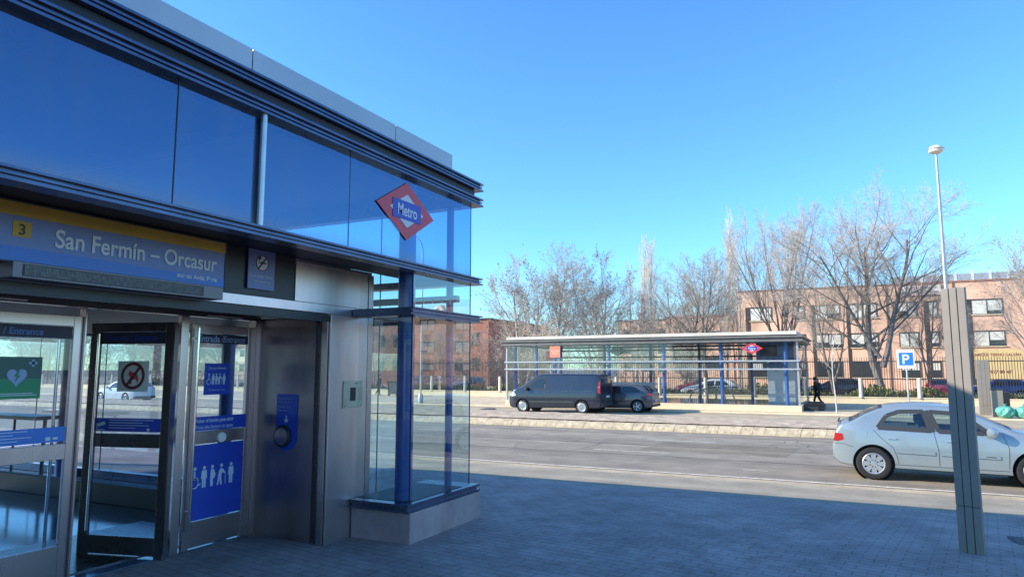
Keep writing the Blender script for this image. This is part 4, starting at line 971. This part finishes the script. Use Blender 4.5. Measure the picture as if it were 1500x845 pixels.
# ------------------------------------------------------------------ vehicles
def lerp_profile(P, x):
    if x <= P[0][0]: return P[0][1]
    for (x0, z0), (x1, z1) in zip(P, P[1:]):
        if x <= x1: return z0+(z1-z0)*(x-x0)/(x1-x0)
    return P[-1][1]
def smooth_profile(P, x, d=.05):
    return (lerp_profile(P, x-d)+2*lerp_profile(P, x)+lerp_profile(P, x+d))/4
class Car:
    def __init__(s, spec):
        s.__dict__.update(spec)
    def hw(s, x, z):
        W = s.W/2; e = s.endr
        f = max(0, 1-x/e); r = max(0, 1-(s.L-x)/e)
        W *= 1-s.ptail*f**2.2-s.pnose*r**2.2
        W *= 1-s.plan*((2*x/s.L-1)**2)
        bz = lerp_profile(s.belt, x)
        if z < bz:
            c = (z-s.bulz)/(bz-s.bulz) if z > s.bulz else (s.bulz-z)/(s.bulz-.15)
            W *= 1-(.035 if z > s.bulz else .05)*max(0, min(1, c))**2
            return W
        return W*.965-(z-bz)*s.tumble
    def section(s, x):
        zb = lerp_profile(s.bottom, x); zt = smooth_profile(s.top, x)
        r = min(s.edge, (zt-zb)*.3); pts = []
        n = 16
        wb = s.hw(x, zb+.02)
        pts.append((0, zb)); pts.append((wb*.9, zb))
        for k in range(n+1):
            z = zb+.03+(zt-r-zb-.03)*k/n; pts.append((s.hw(x, z), z))
        w = s.hw(x, zt-r)
        for k in range(1, 6):
            a = pi/2*k/5; pts.append((w-r*1.25*(1-cos(a)), zt-r+r*sin(a)))
        w2 = w-r*1.25
        for q in (.66, .33, 0): pts.append((w2*q, zt+s.crown*(1-q*q)))
        return pts
    def roofz(s, x, y, off=.008):
        zt = smooth_profile(s.top, x); r = min(s.edge, .3); w = s.hw(x, zt-r)-r*1.25
        return zt+s.crown*(1-min(1, abs(y)/w)**2)+off
    def body(s, m, parent):
        b = MB(); N_ = 110; xs = [s.L*i/N_ for i in range(N_+1)]; secs = []
        for x in xs:
            sec = s.section(x); secs.append([(x, y, z) for y, z in sec]+[(x, -y, z) for y, z in sec[-2:0:-1]])
        k = len(secs[0])
        for sc in secs: b.v += sc
        for i in range(N_):
            for j in range(k): b.f.append((i*k+j, i*k+(j+1) % k, (i+1)*k+(j+1) % k, (i+1)*k+j))
        b.f.append(tuple(range(k-1, -1, -1))); b.f.append(tuple(range(N_*k, N_*k+k)))
        cu = MB()
        for wx in s.wheels:
            for sg in (-1, 1):
                cu.lathe([(0, 0), (s.wr+.055, 0), (s.wr+.055, .5), (0, .5)], (wx, (s.W/2-.24) if sg > 0 else (-s.W/2-.26), s.wr), 'y', 40)
        o = b.build('body', m, None); c = cu.build('cutter', m, None)
        md = o.modifiers.new('b', 'BOOLEAN'); md.object = c; md.operation = 'DIFFERENCE'; md.solver = 'EXACT'
        dg = bpy.context.evaluated_depsgraph_get(); me = bpy.data.meshes.new_from_object(o.evaluated_get(dg))
        old = o.data; o.modifiers.clear(); o.data = me; o.parent = parent
        bpy.data.objects.remove(c); me.shade_smooth(); me.set_sharp_from_angle(angle=radians(32))
        return o
    def side(s, name, poly, m, parent, off=.006, sides=(-1, 1), sub=6, rx=None):
        obs = []
        for sg in sides:
            pts = []
            for i in range(len(poly)):
                a, c = poly[i], poly[(i+1) % len(poly)]
                for k in range(sub): pts.append((a[0]+(c[0]-a[0])*k/sub, a[1]+(c[1]-a[1])*k/sub))
            bm = bmesh.new(); vs = [bm.verts.new((x, 0, z)) for x, z in pts]; bm.faces.new(vs)
            bmesh.ops.triangulate(bm, faces=bm.faces[:])
            bmesh.ops.subdivide_edges(bm, edges=[e for e in bm.edges if e.calc_length() > .25], cuts=2, use_grid_fill=True)
            bmesh.ops.triangulate(bm, faces=bm.faces[:])
            for v in bm.verts: v.co.y = sg*(s.hw(v.co.x, v.co.z)+off)
            bmesh.ops.recalc_face_normals(bm, faces=bm.faces)
            me = bpy.data.meshes.new(name); bm.to_mesh(me); bm.free(); me.materials.append(m); me.shade_smooth()
            o = bpy.data.objects.new(name, me); C.objects.link(o); o.parent = parent; obs.append(o)
        return obs
    def strip(s, name, pts, wd, m, parent, off=.003, sides=(-1, 1)):
        for sg in sides:
            b = MB(); dense = []
            for a, c in zip(pts, pts[1:]):
                for k in range(8): dense.append((a[0]+(c[0]-a[0])*k/8, a[1]+(c[1]-a[1])*k/8))
            dense.append(pts[-1])
            for a, c in zip(dense, dense[1:]):
                d = Vector((c[0]-a[0], c[1]-a[1])).normalized(); n_ = Vector((-d.y, d.x))*wd/2
                q = [(a[0]+n_.x, a[1]+n_.y), (c[0]+n_.x, c[1]+n_.y), (c[0]-n_.x, c[1]-n_.y), (a[0]-n_.x, a[1]-n_.y)]
                b.quad(*[(x, sg*(s.hw(x, z)+off), z) for x, z in q])
            b.build(name, m, parent)
    def screen(s, name, x0, x1, m, parent, f=.9, off=.008):
        b = MB(); nx, ny = 10, 12
        for i in range(nx+1):
            x = x0+(x1-x0)*i/nx; zt = smooth_profile(s.top, x); r = min(s.edge, .3); w = s.hw(x, zt-r)-r*1.25*.6
            for j in range(ny+1):
                y = w*f*(2*j/ny-1); b.v.append((x, y, s.roofz(x, y, off)))
        for i in range(nx):
            for j in range(ny): a = i*(ny+1)+j; b.f.append((a, a+1, a+ny+2, a+ny+1))
        return b.build(name, m, parent, smooth=True)
    def wheelset(s, parent, spokes=8, style='disc'):
        for wx in s.wheels:
            for sg in (-1, 1):
                yo = sg*(s.W/2-.03); R = s.wr
                w_ = MB().lathe([(R*.64, -.0), (R*.72, .012), (R*.93, .0), (R, -.03), (R, -.16), (R*.9, -.19), (R*.5, -.19)], (0, 0, 0), 'y', 44)
                o = w_.build('wheel', M['tyre'], parent, smooth=True); o.location = (wx, yo, R)
                if sg < 0: o.rotation_euler = (0, 0, pi)
                MB().lathe([(R*.655, .004), (R*.60, -.004), (R*.58, -.05), (0, -.05)], (0, 0, 0), 'y', 44).build('hub_back', M['greyd'], o, smooth=True)
                rm = MB().lathe([(R*.56, -.02), (R*.57, .006), (R*.62, .012), (R*.655, .006)], (0, 0, 0), 'y', 44)
                rm.lathe([(0, .006), (R*.14, .004), (R*.2, -.004), (R*.21, -.02)], (0, 0, 0), 'y', 24)
                for k in range(spokes):
                    a = 2*pi*k/spokes; ww0, ww1 = (R*.10, R*.165) if style == 'disc' else (R*.07, R*.09)
                    p = []
                    for rr, ww in ((R*.16, ww0), (R*.59, ww1)):
                        for q in (-1, 1): p.append((rr*cos(a)-q*ww*sin(a), rr*sin(a)+q*ww*cos(a)))
                    rm.prism([p[0], p[1], p[3], p[2]], -.012, .004)
                rm.build('rim', M['rim'], o)
                dk = MB(); c_ = (wx, sg*(s.W/2-.235), R)
                dk.lathe([(0, 0), (R+.05, 0), (R+.05, sg*.10)], c_, 'y', 30).build('arch_liner', M['black'], parent)
    def mirror(s, x, z, m, parent):
        for sg in (-1, 1):
            w_ = s.hw(x, z)
            b = MB().lathe([(0, -.10), (.07, -.08), (.095, -.02), (.09, .06), (.05, .10), (0, .105)], (x, sg*(w_+.12), z+.03), 'y', 14)
            b.tube((x, sg*(w_-.02), z-.04), (x, sg*(w_+.06), z), .03)
            b.build('mirror', m, parent, smooth=True)

def finish_car(c, t, m, kind):
    c.body(m, t)
    return t
# --- silver liftback on the near lane (rear at local x = 0)
XS = dict(L=4.37, W=1.70, wheels=(.70, 3.24), wr=.305, endr=.6, ptail=.10, pnose=.22, plan=.03, bulz=.55, tumble=.40, edge=.07, crown=.035,
 top=[(0, .50), (.03, .80), (.10, 1.00), (.22, 1.055), (.36, 1.09), (.60, 1.235), (.85, 1.345), (1.10, 1.395), (1.5, 1.42), (1.95, 1.41), (2.25, 1.345), (2.60, 1.18), (2.98, .99), (3.25, .95), (3.7, .88), (4.05, .76), (4.25, .66), (4.37, .50)],
 bottom=[(0, .38), (.10, .27), (.4, .22), (3.8, .19), (4.2, .22), (4.37, .34)],
 belt=[(0, .95), (.5, .955), (1.2, .93), (2.2, .90), (2.9, .87), (4.37, .6)])
t = thing('parked_car', 'pale silver blue five door liftback car passing behind the pylon', 'car', (-.47, 15.98, -.296), 0)
t.name = 'passing_car'
c = Car(XS)
W1 = [(.80, .985), (1.66, .955), (1.58, 1.30), (1.18, 1.29), (.96, 1.205)]
W2 = [(1.80, .95), (2.50, .935), (2.56, .96), (2.30, 1.17), (2.06, 1.275), (1.68, 1.30)]
bo = c.body(M['p_silver'], t)
def inside(p, poly):
    r = False
    for i in range(len(poly)):
        (x0, z0), (x1, z1) = poly[i], poly[i-1]
        if (z0 > p[1]) != (z1 > p[1]) and p[0] < (x1-x0)*(p[1]-z0)/(z1-z0)+x0: r = not r
    return r
bm = bmesh.new(); bm.from_mesh(bo.data); kill = []
for f in bm.faces:
    q = f.calc_center_median()
    if abs(q.y) > c.hw(q.x, q.z)-.04 and (inside((q.x, q.z), W1) or inside((q.x, q.z), W2)): kill.append(f)
    for xa, xb, fr_ in ((.36, .84, .84), (2.30, 2.86, .88)):
        zt = smooth_profile(c.top, q.x)
        if xa < q.x < xb and q.z > zt-.02 and abs(q.y) < (c.hw(q.x, zt-.07)-.09)*fr_: kill.append(f)
bmesh.ops.delete(bm, geom=list(set(kill)), context='FACES'); bm.to_mesh(bo.data); bm.free()
def frame_strip(P, wd, off): c.strip('window_trim', P+[P[0]], wd, M['trimgrey'], t, off)
frame_strip(W1, .075, .006); frame_strip(W2, .075, .006)
c.strip('window_trim', [(1.70, .93), (1.62, 1.32)], .10, M['trimgrey'], t, .005)
for xa, xb, nm in ((.30, .37, 'window_border'), (.83, .90, 'window_border'), (2.24, 2.31, 'window_border'), (2.85, 2.95, 'window_border')): c.screen(nm, xa, xb, M['trimgrey'], t, .92, .006)
it = MB().box(.25, 3.3, -.68, .68, .36, .42).box(.1, .7, -.62, .62, .42, .86).box(2.95, 3.3, -.62, .62, .42, .84)
it.build('cabin_floor', M['black'], t); 
for (x, y) in ((1.75, .36), (1.75, -.36), (.78, .36), (.78, -.36)):
    MB().prism([(x, .42), (x+.52, .45), (x+.55, .62), (x+.12, .58), (x-.12, 1.02), (x-.24, 1.0)], y-.23, y+.23).build('seat', M['seatc'], t, bevel=.04)
    MB().box(x-.27, x-.17, y-.12, y+.12, 1.03, 1.19).build('headrest', M['seatc'], t, bevel=.03)
MB().prism([(2.62, .70), (3.05, .72), (3.05, .93), (2.72, .90)], -.66, .66).build('dashboard', M['trimgrey'], t, bevel=.03)
MB().lathe([(.17, -.015), (.19, 0), (.17, .015), (.155, 0), (.17, -.015)], (2.52, .36, .88), 'x', 28).box(2.51, 2.53, .20, .52, .865, .895).tube((2.52, .36, .88), (2.75, .36, .80), .03).build('steering_wheel', M['black'], t)

c.side('side_window', W1, M['g_car'], t, .004); c.side('side_window', W2, M['g_car'], t, .004)
c.screen('rear_window', .32, .88, M['g_car'], t, .90, .004); c.screen('windscreen', 2.26, 2.91, M['g_car'], t, .92, .004)
c.strip('door_seam', [(1.72, .93), (1.78, .6), (1.78, .33)], .008, M['greyd'], t)
c.strip('door_seam', [(.72, .94), (.86, .78), (1.04, .62), (1.10, .45), (1.12, .33)], .008, M['greyd'], t)
c.strip('door_seam', [(2.78, .92), (2.86, .7), (2.84, .33)], .008, M['greyd'], t)
c.strip('door_seam', [(1.05, .31), (2.86, .29)], .008, M['greyd'], t)
c.strip('side_moulding', [(1.10, .56), (1.72, .545)], .07, M['p_silver'], t, .014); c.strip('side_moulding', [(1.82, .545), (2.72, .525)], .07, M['p_silver'], t, .014)
c.strip('moulding_shadow', [(1.10, .522), (1.72, .507)], .008, M['greyd'], t, .008); c.strip('moulding_shadow', [(1.82, .507), (2.72, .487)], .008, M['greyd'], t, .008)
c.strip('badge', [(2.50, .53), (2.66, .526)], .018, M['steel_d'], t, .017)
c.strip('door_handle', [(.93, .80), (1.10, .795)], .035, M['rim'], t, .022); c.strip('door_handle', [(1.88, .785), (2.06, .78)], .035, M['rim'], t, .022)
c.side('tail_light', [(.015, .70), (.05, .86), (.18, .845), (.20, .74), (.1, .70)], M['lampred'], t, .006, sub=3)
c.side('fuel_flap', [(.50, .80), (.50, .90), (.62, .90), (.62, .80)], M['p_silver'], t, .004, sides=(-1,), sub=4)
c.strip('bumper_seam', [(.02, .66), (.2, .655), (.36, .60)], .008, M['greyd'], t); c.strip('bumper_seam', [(4.3, .55), (4.0, .56), (3.62, .5)], .008, M['greyd'], t)
c.side('headlight', [(3.85, .70), (3.95, .79), (4.18, .70), (4.25, .60), (4.1, .60)], M['lampclr'], t, .006, sub=3)
MB().box(-.012, 0.0, -.26, .26, .48, .59).build('number_plate', M['plate'], t)
c.mirror(2.62, .93, M['p_silver'], t)
MB().tube((2.95, -.35, 1.02), (3.02, .25, 1.0), .012).tube((2.97, .1, 1.02), (3.0, .6, .985), .012).build('wiper', M['black'], t)
MB().box(.10, .13, -.45, .45, 1.05, 1.075).build('spoiler', M['trimgrey'], t, bevel=.005)
c.wheelset(t, 8)
# --- dark van, front towards -x: turned by pi
VN = dict(L=5.15, W=1.98, wheels=(.98, 4.28), wr=.335, endr=.5, ptail=.03, pnose=.20, plan=.015, bulz=.75, tumble=.16, edge=.10, crown=.03,
 top=[(0, 1.70), (.03, 1.93), (.12, 1.965), (.6, 1.99), (2.6, 2.0), (3.1, 1.985), (3.4, 1.95), (3.62, 1.86), (3.9, 1.69), (4.3, 1.42), (4.45, 1.33), (4.75, 1.22), (5.0, 1.08), (5.1, .92), (5.15, .70)],
 bottom=[(0, .40), (.10, .30), (.5, .28), (4.9, .22), (5.05, .25), (5.15, .40)],
 belt=[(0, 1.25), (5.15, 1.15)])
t = thing('parked_van', 'dark grey blue panel van parked across the road facing left', 'van', (-11.5, 34.15, -.446), pi)
c = Car(VN); c.body(M['p_navy'], t)
c.side('window_surround', [(3.0, 1.22), (3.0, 1.80), (3.38, 1.80), (3.62, 1.70), (4.18, 1.30), (4.22, 1.18)], M['black'], t, .004)
c.side('side_window', [(3.08, 1.28), (3.08, 1.74), (3.36, 1.74), (3.58, 1.65), (3.80, 1.47), (3.80, 1.24)], M['cglass'], t, .009)
c.side('quarter_window', [(3.86, 1.24), (3.86, 1.42), (4.08, 1.27), (4.10, 1.22)], M['cglass'], t, .009, sub=3)
c.screen('windscreen', 3.58, 4.40, M['cglass'], t, .96)
c.strip('door_seam', [(2.92, 1.86), (2.92, .40)], .012, M['greyd'], t); c.strip('door_seam', [(4.02, 1.2), (3.98, .9), (3.9, .7), (3.92, .42)], .012, M['greyd'], t)
c.strip('door_seam', [(1.55, 1.86), (1.55, .45)], .012, M['greyd'], t); c.strip('door_seam', [(.35, 1.46), (2.9, 1.36)], .012, M['black'], t)
c.strip('side_moulding', [(1.42, .60), (3.85, .57)], .10, M['trimgrey'], t, .012)
c.strip('body_crease', [(.4, 1.16), (1.6, 1.12), (2.8, 1.15), (3.9, 1.08), (4.6, .98)], .012, M['p_grey'], t, .008)  # lighter strip: highlight along the crease put into its colour
c.strip('door_handle', [(2.70, 1.10), (2.86, 1.10)], .04, M['trimgrey'], t, .02); c.strip('door_handle', [(1.7, 1.10), (1.86, 1.10)], .04, M['trimgrey'], t, .02)
c.side('tail_light', [(.02, 1.05), (.02, 1.62), (.09, 1.62), (.12, 1.05)], M['lampred'], t, .012, sub=3)
c.side('headlight', [(4.66, .88), (4.82, 1.08), (5.0, .98), (5.05, .86), (4.9, .82)], M['lampclr'], t, .008, sub=3)
MB().box(-.006, .003, -.86, -.02, .72, 1.88).box(-.006, .003, .02, .86, .72, 1.88).build('rear_door', M['p_navy'], t)
MB().box(-.012, -.007, -.72, -.12, 1.28, 1.76).box(-.012, -.007, .12, .72, 1.28, 1.76).build('rear_window', M['cglass'], t)
MB().box(-.014, -.007, -.52, .0, .80, .91).build('number_plate', M['plate'], t)
MB().box(-.09, .02, -.9, .9, .36, .58).build('rear_bumper', M['trimgrey'], t, bevel=.03)
MB().box(-.02, 0, -.97, -.88, 1.0, 1.66).build('tail_light', M['lampred'], t)
MB().box(-.02, 0, .88, .97, 1.0, 1.66).build('tail_light', M['lampred'], t)
c.mirror(4.02, 1.20, M['trimgrey'], t)
c.wheelset(t, 10)
# --- dark hatchback behind it
HB = dict(L=4.25, W=1.80, wheels=(.78, 3.38), wr=.325, endr=.6, ptail=.13, pnose=.22, plan=.03, bulz=.6, tumble=.40, edge=.08, crown=.04,
 top=[(0, .55), (.03, .86), (.09, 1.0), (.30, 1.20), (.52, 1.36), (.9, 1.43), (1.5, 1.47), (2.0, 1.46), (2.35, 1.37), (2.8, 1.13), (3.05, 1.02), (3.6, .93), (3.95, .80), (4.15, .66), (4.25, .50)],
 bottom=[(0, .40), (.10, .28), (.4, .22), (3.8, .2), (4.1, .22), (4.25, .34)],
 belt=[(0, 1.0), (.6, 1.02), (1.2, .98), (2.2, .93), (2.9, .90), (4.25, .6)])
def hatch(name, label, loc, rz, paint_, detail=True, group=None):
    t = thing(name, label, 'car', loc, rz, group)
    c = Car(HB); c.body(paint_, t)
    c.side('side_window', [(.62, 1.06), (1.62, 1.0), (1.58, 1.36), (1.1, 1.35), (.82, 1.27)], M['cglass'], t, .008)
    c.side('side_window', [(1.70, .995), (2.62, .96), (2.40, 1.18), (2.15, 1.32), (1.66, 1.365)], M['cglass'], t, .008)
    c.screen('rear_window', .14, .50, M['cglass'], t, .84); c.screen('windscreen', 2.36, 2.98, M['cglass'], t, .92)
    c.strip('door_seam', [(1.66, 1.0), (1.68, .34)], .01, M['greyd'], t); c.strip('door_seam', [(2.66, .95), (2.70, .6), (2.68, .33)], .01, M['greyd'], t)
    c.side('tail_light', [(.03, .84), (.06, 1.0), (.36, .97), (.34, .88)], M['lampred'], t, .008, sub=3)
    c.side('headlight', [(3.7, .70), (3.82, .80), (4.08, .68), (4.02, .60)], M['lampclr'], t, .006, sub=3)
    MB().box(-.012, 0, -.26, .26, .58, .69).build('number_plate', M['plate'], t)
    MB().box(-.006, .01, -.8, .8, .30, .44).build('rear_bumper', M['trimgrey'], t)
    c.mirror(2.58, .97, paint_, t)
    c.wheelset(t, 5, 'spoke')
    return t
hb = hatch('parked_car', 'dark grey hatchback parked behind the van across the road', (-9.45, 36.25, -.446), pi, M['p_grey'])
def recolor(src, label, loc, rz, paint_, group, name=None):
    c = copy_tree(src); c.location = loc; c.rotation_euler = (0, 0, rz); c['label'] = label
    if group: c['group'] = group
    for o in C.objects:
        if o.parent == c and o.data and o.data.materials and o.name.startswith(('body', 'mirror')):
            me = o.data.copy(); o.data = me
            for i in range(len(me.materials)): me.materials[i] = paint_
    return c
recolor(hb, 'white hatchback on the far road seen through the open door leaf', (-43.2, 31.3, -.446), pi, M['p_white'], None)
gp = 'cars parked beyond the fence'
for (x, y, rz, pm, lab) in ((-37.6, 58, -pi/2, 'p_grey', 'dark car parked beyond the fence, left one seen through the corner glass'),
    (-34.9, 58, -pi/2, 'p_silver', 'pale silver car parked beyond the fence, middle one seen through the corner glass'),
    (-32.1, 58, -pi/2, 'p_navy', 'dark blue car parked beyond the fence, right one seen through the corner glass'),
    (-9.3, 58, pi, 'p_red', 'red car parked beyond the fence, seen through the far pavilion'),
    (-7.6, 52.9, pi, 'p_white', 'white car parked beyond the fence, low behind the bicycle hoops'),
    (.6, 62, pi, 'p_navy', 'dark blue car parked beyond the fence right of the walking person'),
    (5.6, 62, -pi/2, 'p_red', 'red car parked beyond the fence near the parking sign'),
    (11.4, 62, pi, 'p_blue', 'bright blue car parked beyond the fence under the yellow banner')):
    recolor(hb, lab, (x, y, -.40), rz, M[pm], gp)

# ------------------------------------------------------------------ people
def skin_body(name, joints, edges, m, parent, sub=2):
    keys = list(joints); me = bpy.data.meshes.new(name)
    me.from_pydata([joints[k][0] for k in keys], [(keys.index(a), keys.index(c)) for a, c in edges], [])
    o = bpy.data.objects.new(name, me); C.objects.link(o)
    md = o.modifiers.new('s', 'SKIN'); md.use_smooth_shade = True
    sv = me.skin_vertices[0].data
    for i, k in enumerate(keys):
        r = joints[k][1]; sv[i].radius = r if isinstance(r, tuple) else (r, r); sv[i].use_root = (i == 0)
    o.modifiers.new('u', 'SUBSURF').levels = sub; o.modifiers['u'].render_levels = sub
    dg = bpy.context.evaluated_depsgraph_get(); m2 = bpy.data.meshes.new_from_object(o.evaluated_get(dg)); o.modifiers.clear(); o.data = m2
    m2.materials.clear(); m2.materials.append(m); m2.shade_smooth(); o.parent = parent
    return o
def walker(label, loc, rz, s=1., bag=True, hood=True):
    """walks towards local -x"""
    t = thing('person', label, 'person', loc, rz); t.scale = (s, s, s)
    hip = (0, 0, .93); J = {
     'pelvis': (hip, (.12, .13)), 'waist': ((-.02, 0, 1.08), (.11, .13)), 'chest': ((-.05, 0, 1.30), (.12, .17)), 'neckb': ((-.07, 0, 1.45), (.075, .09)), 'neck': ((-.09, 0, 1.52), .05), 'head': ((-.11, 0, 1.62), (.085, .075)), 'crown': ((-.11, 0, 1.71), (.075, .065)),
     'shl': ((-.06, .17, 1.42), .06), 'ell': ((-.02, .22, 1.15), .045), 'wrl': ((-.16, .19, .95), .03), 'hal': ((-.21, .18, .90), .033),
     'shr': ((-.06, -.17, 1.42), .06), 'elr': ((.06, -.22, 1.16), .045), 'wrr': ((.03, -.20, .94), .03), 'har': ((.0, -.19, .88), .033),
     'hl': ((-.01, .09, .88), .085), 'kl': ((-.16, .09, .50), .058), 'al': ((-.20, .09, .09), .04), 'tl': ((-.33, .09, .03), .033),
     'hr': ((.01, -.09, .88), .085), 'kr': ((.10, -.09, .50), .058), 'ar': ((.36, -.09, .17), .04), 'tr': ((.30, -.09, .05), .033)}
    E_ = [('pelvis', 'waist'), ('waist', 'chest'), ('chest', 'neckb'), ('neckb', 'neck'), ('neck', 'head'), ('head', 'crown'), ('chest', 'shl'), ('shl', 'ell'), ('ell', 'wrl'), ('wrl', 'hal'), ('chest', 'shr'), ('shr', 'elr'), ('elr', 'wrr'), ('wrr', 'har'),
          ('pelvis', 'hl'), ('hl', 'kl'), ('kl', 'al'), ('al', 'tl'), ('pelvis', 'hr'), ('hr', 'kr'), ('kr', 'ar'), ('ar', 'tr')]
    skin_body('body', J, E_, M['skin'], t)
    G = lambda k, f=1.2, dz=0: ((J[k][0][0], J[k][0][1], J[k][0][2]+dz), tuple(q*f for q in J[k][1]) if isinstance(J[k][1], tuple) else J[k][1]*f)
    coat = {'pelvis': G('pelvis', 1.25), 'hem': ((.0, 0, .74), (.16, .17)), 'waist': G('waist', 1.25), 'chest': G('chest', 1.18), 'neckb': G('neckb', 1.2), 'shl': G('shl', 1.3), 'ell': G('ell', 1.4), 'wrl': G('wrl', 1.5), 'shr': G('shr', 1.3), 'elr': G('elr', 1.4), 'wrr': G('wrr', 1.5)}
    skin_body('coat', coat, [('pelvis', 'hem'), ('pelvis', 'waist'), ('waist', 'chest'), ('chest', 'neckb'), ('chest', 'shl'), ('shl', 'ell'), ('ell', 'wrl'), ('chest', 'shr'), ('shr', 'elr'), ('elr', 'wrr')], M['cloth'], t)
    tr = {k: G(k, 1.15) for k in ('pelvis', 'hl', 'kl', 'al', 'hr', 'kr', 'ar')}
    skin_body('trousers', tr, [('pelvis', 'hl'), ('hl', 'kl'), ('kl', 'al'), ('pelvis', 'hr'), ('hr', 'kr'), ('kr', 'ar')], M['trous'], t)
    for a, c_ in (('al', 'tl'), ('ar', 'tr')):
        skin_body('shoe', {a: ((J[a][0][0]+.03, J[a][0][1], J[a][0][2]-.04), .045), c_: (J[c_][0], .04)}, [(a, c_)], M['black'], t)
    skin_body('hair', {'a': ((-.09, 0, 1.65), (.095, .09)), 'b': ((-.10, 0, 1.735), (.08, .075)), 'c': ((-.04, 0, 1.58), (.06, .07))}, [('a', 'b'), ('a', 'c')], M['hair'], t)
    f = MB(); f.lathe([(0, -.012), (.012, -.008), (.014, 0)], (-.205, .03, 1.64), 'x', 8).lathe([(0, -.012), (.012, -.008), (.014, 0)], (-.205, -.03, 1.64), 'x', 8)
    f.build('eyes', M['hair'], t)
    MB().prism([(-.19, 1.635), (-.222, 1.60), (-.19, 1.59)], -.014, .014).build('nose', M['skin'], t)
    if bag: MB().box(.06, .22, -.14, .14, 1.02, 1.42).build('backpack', M['black'], t, bevel=.05)
    return t
walker('person in dark coat walking left beside the far pavilion', (-2.0, 43.2, -.38), 0, 1.0)
walker('person in dark clothes by the container, seen through the corner glass', (-35.3, 46.6, -.38), pi, .98, False)
walker('person in dark coat on the plaza, mirrored in the left door', (2.9, 8.3, -.02), 2.3, 1.0)
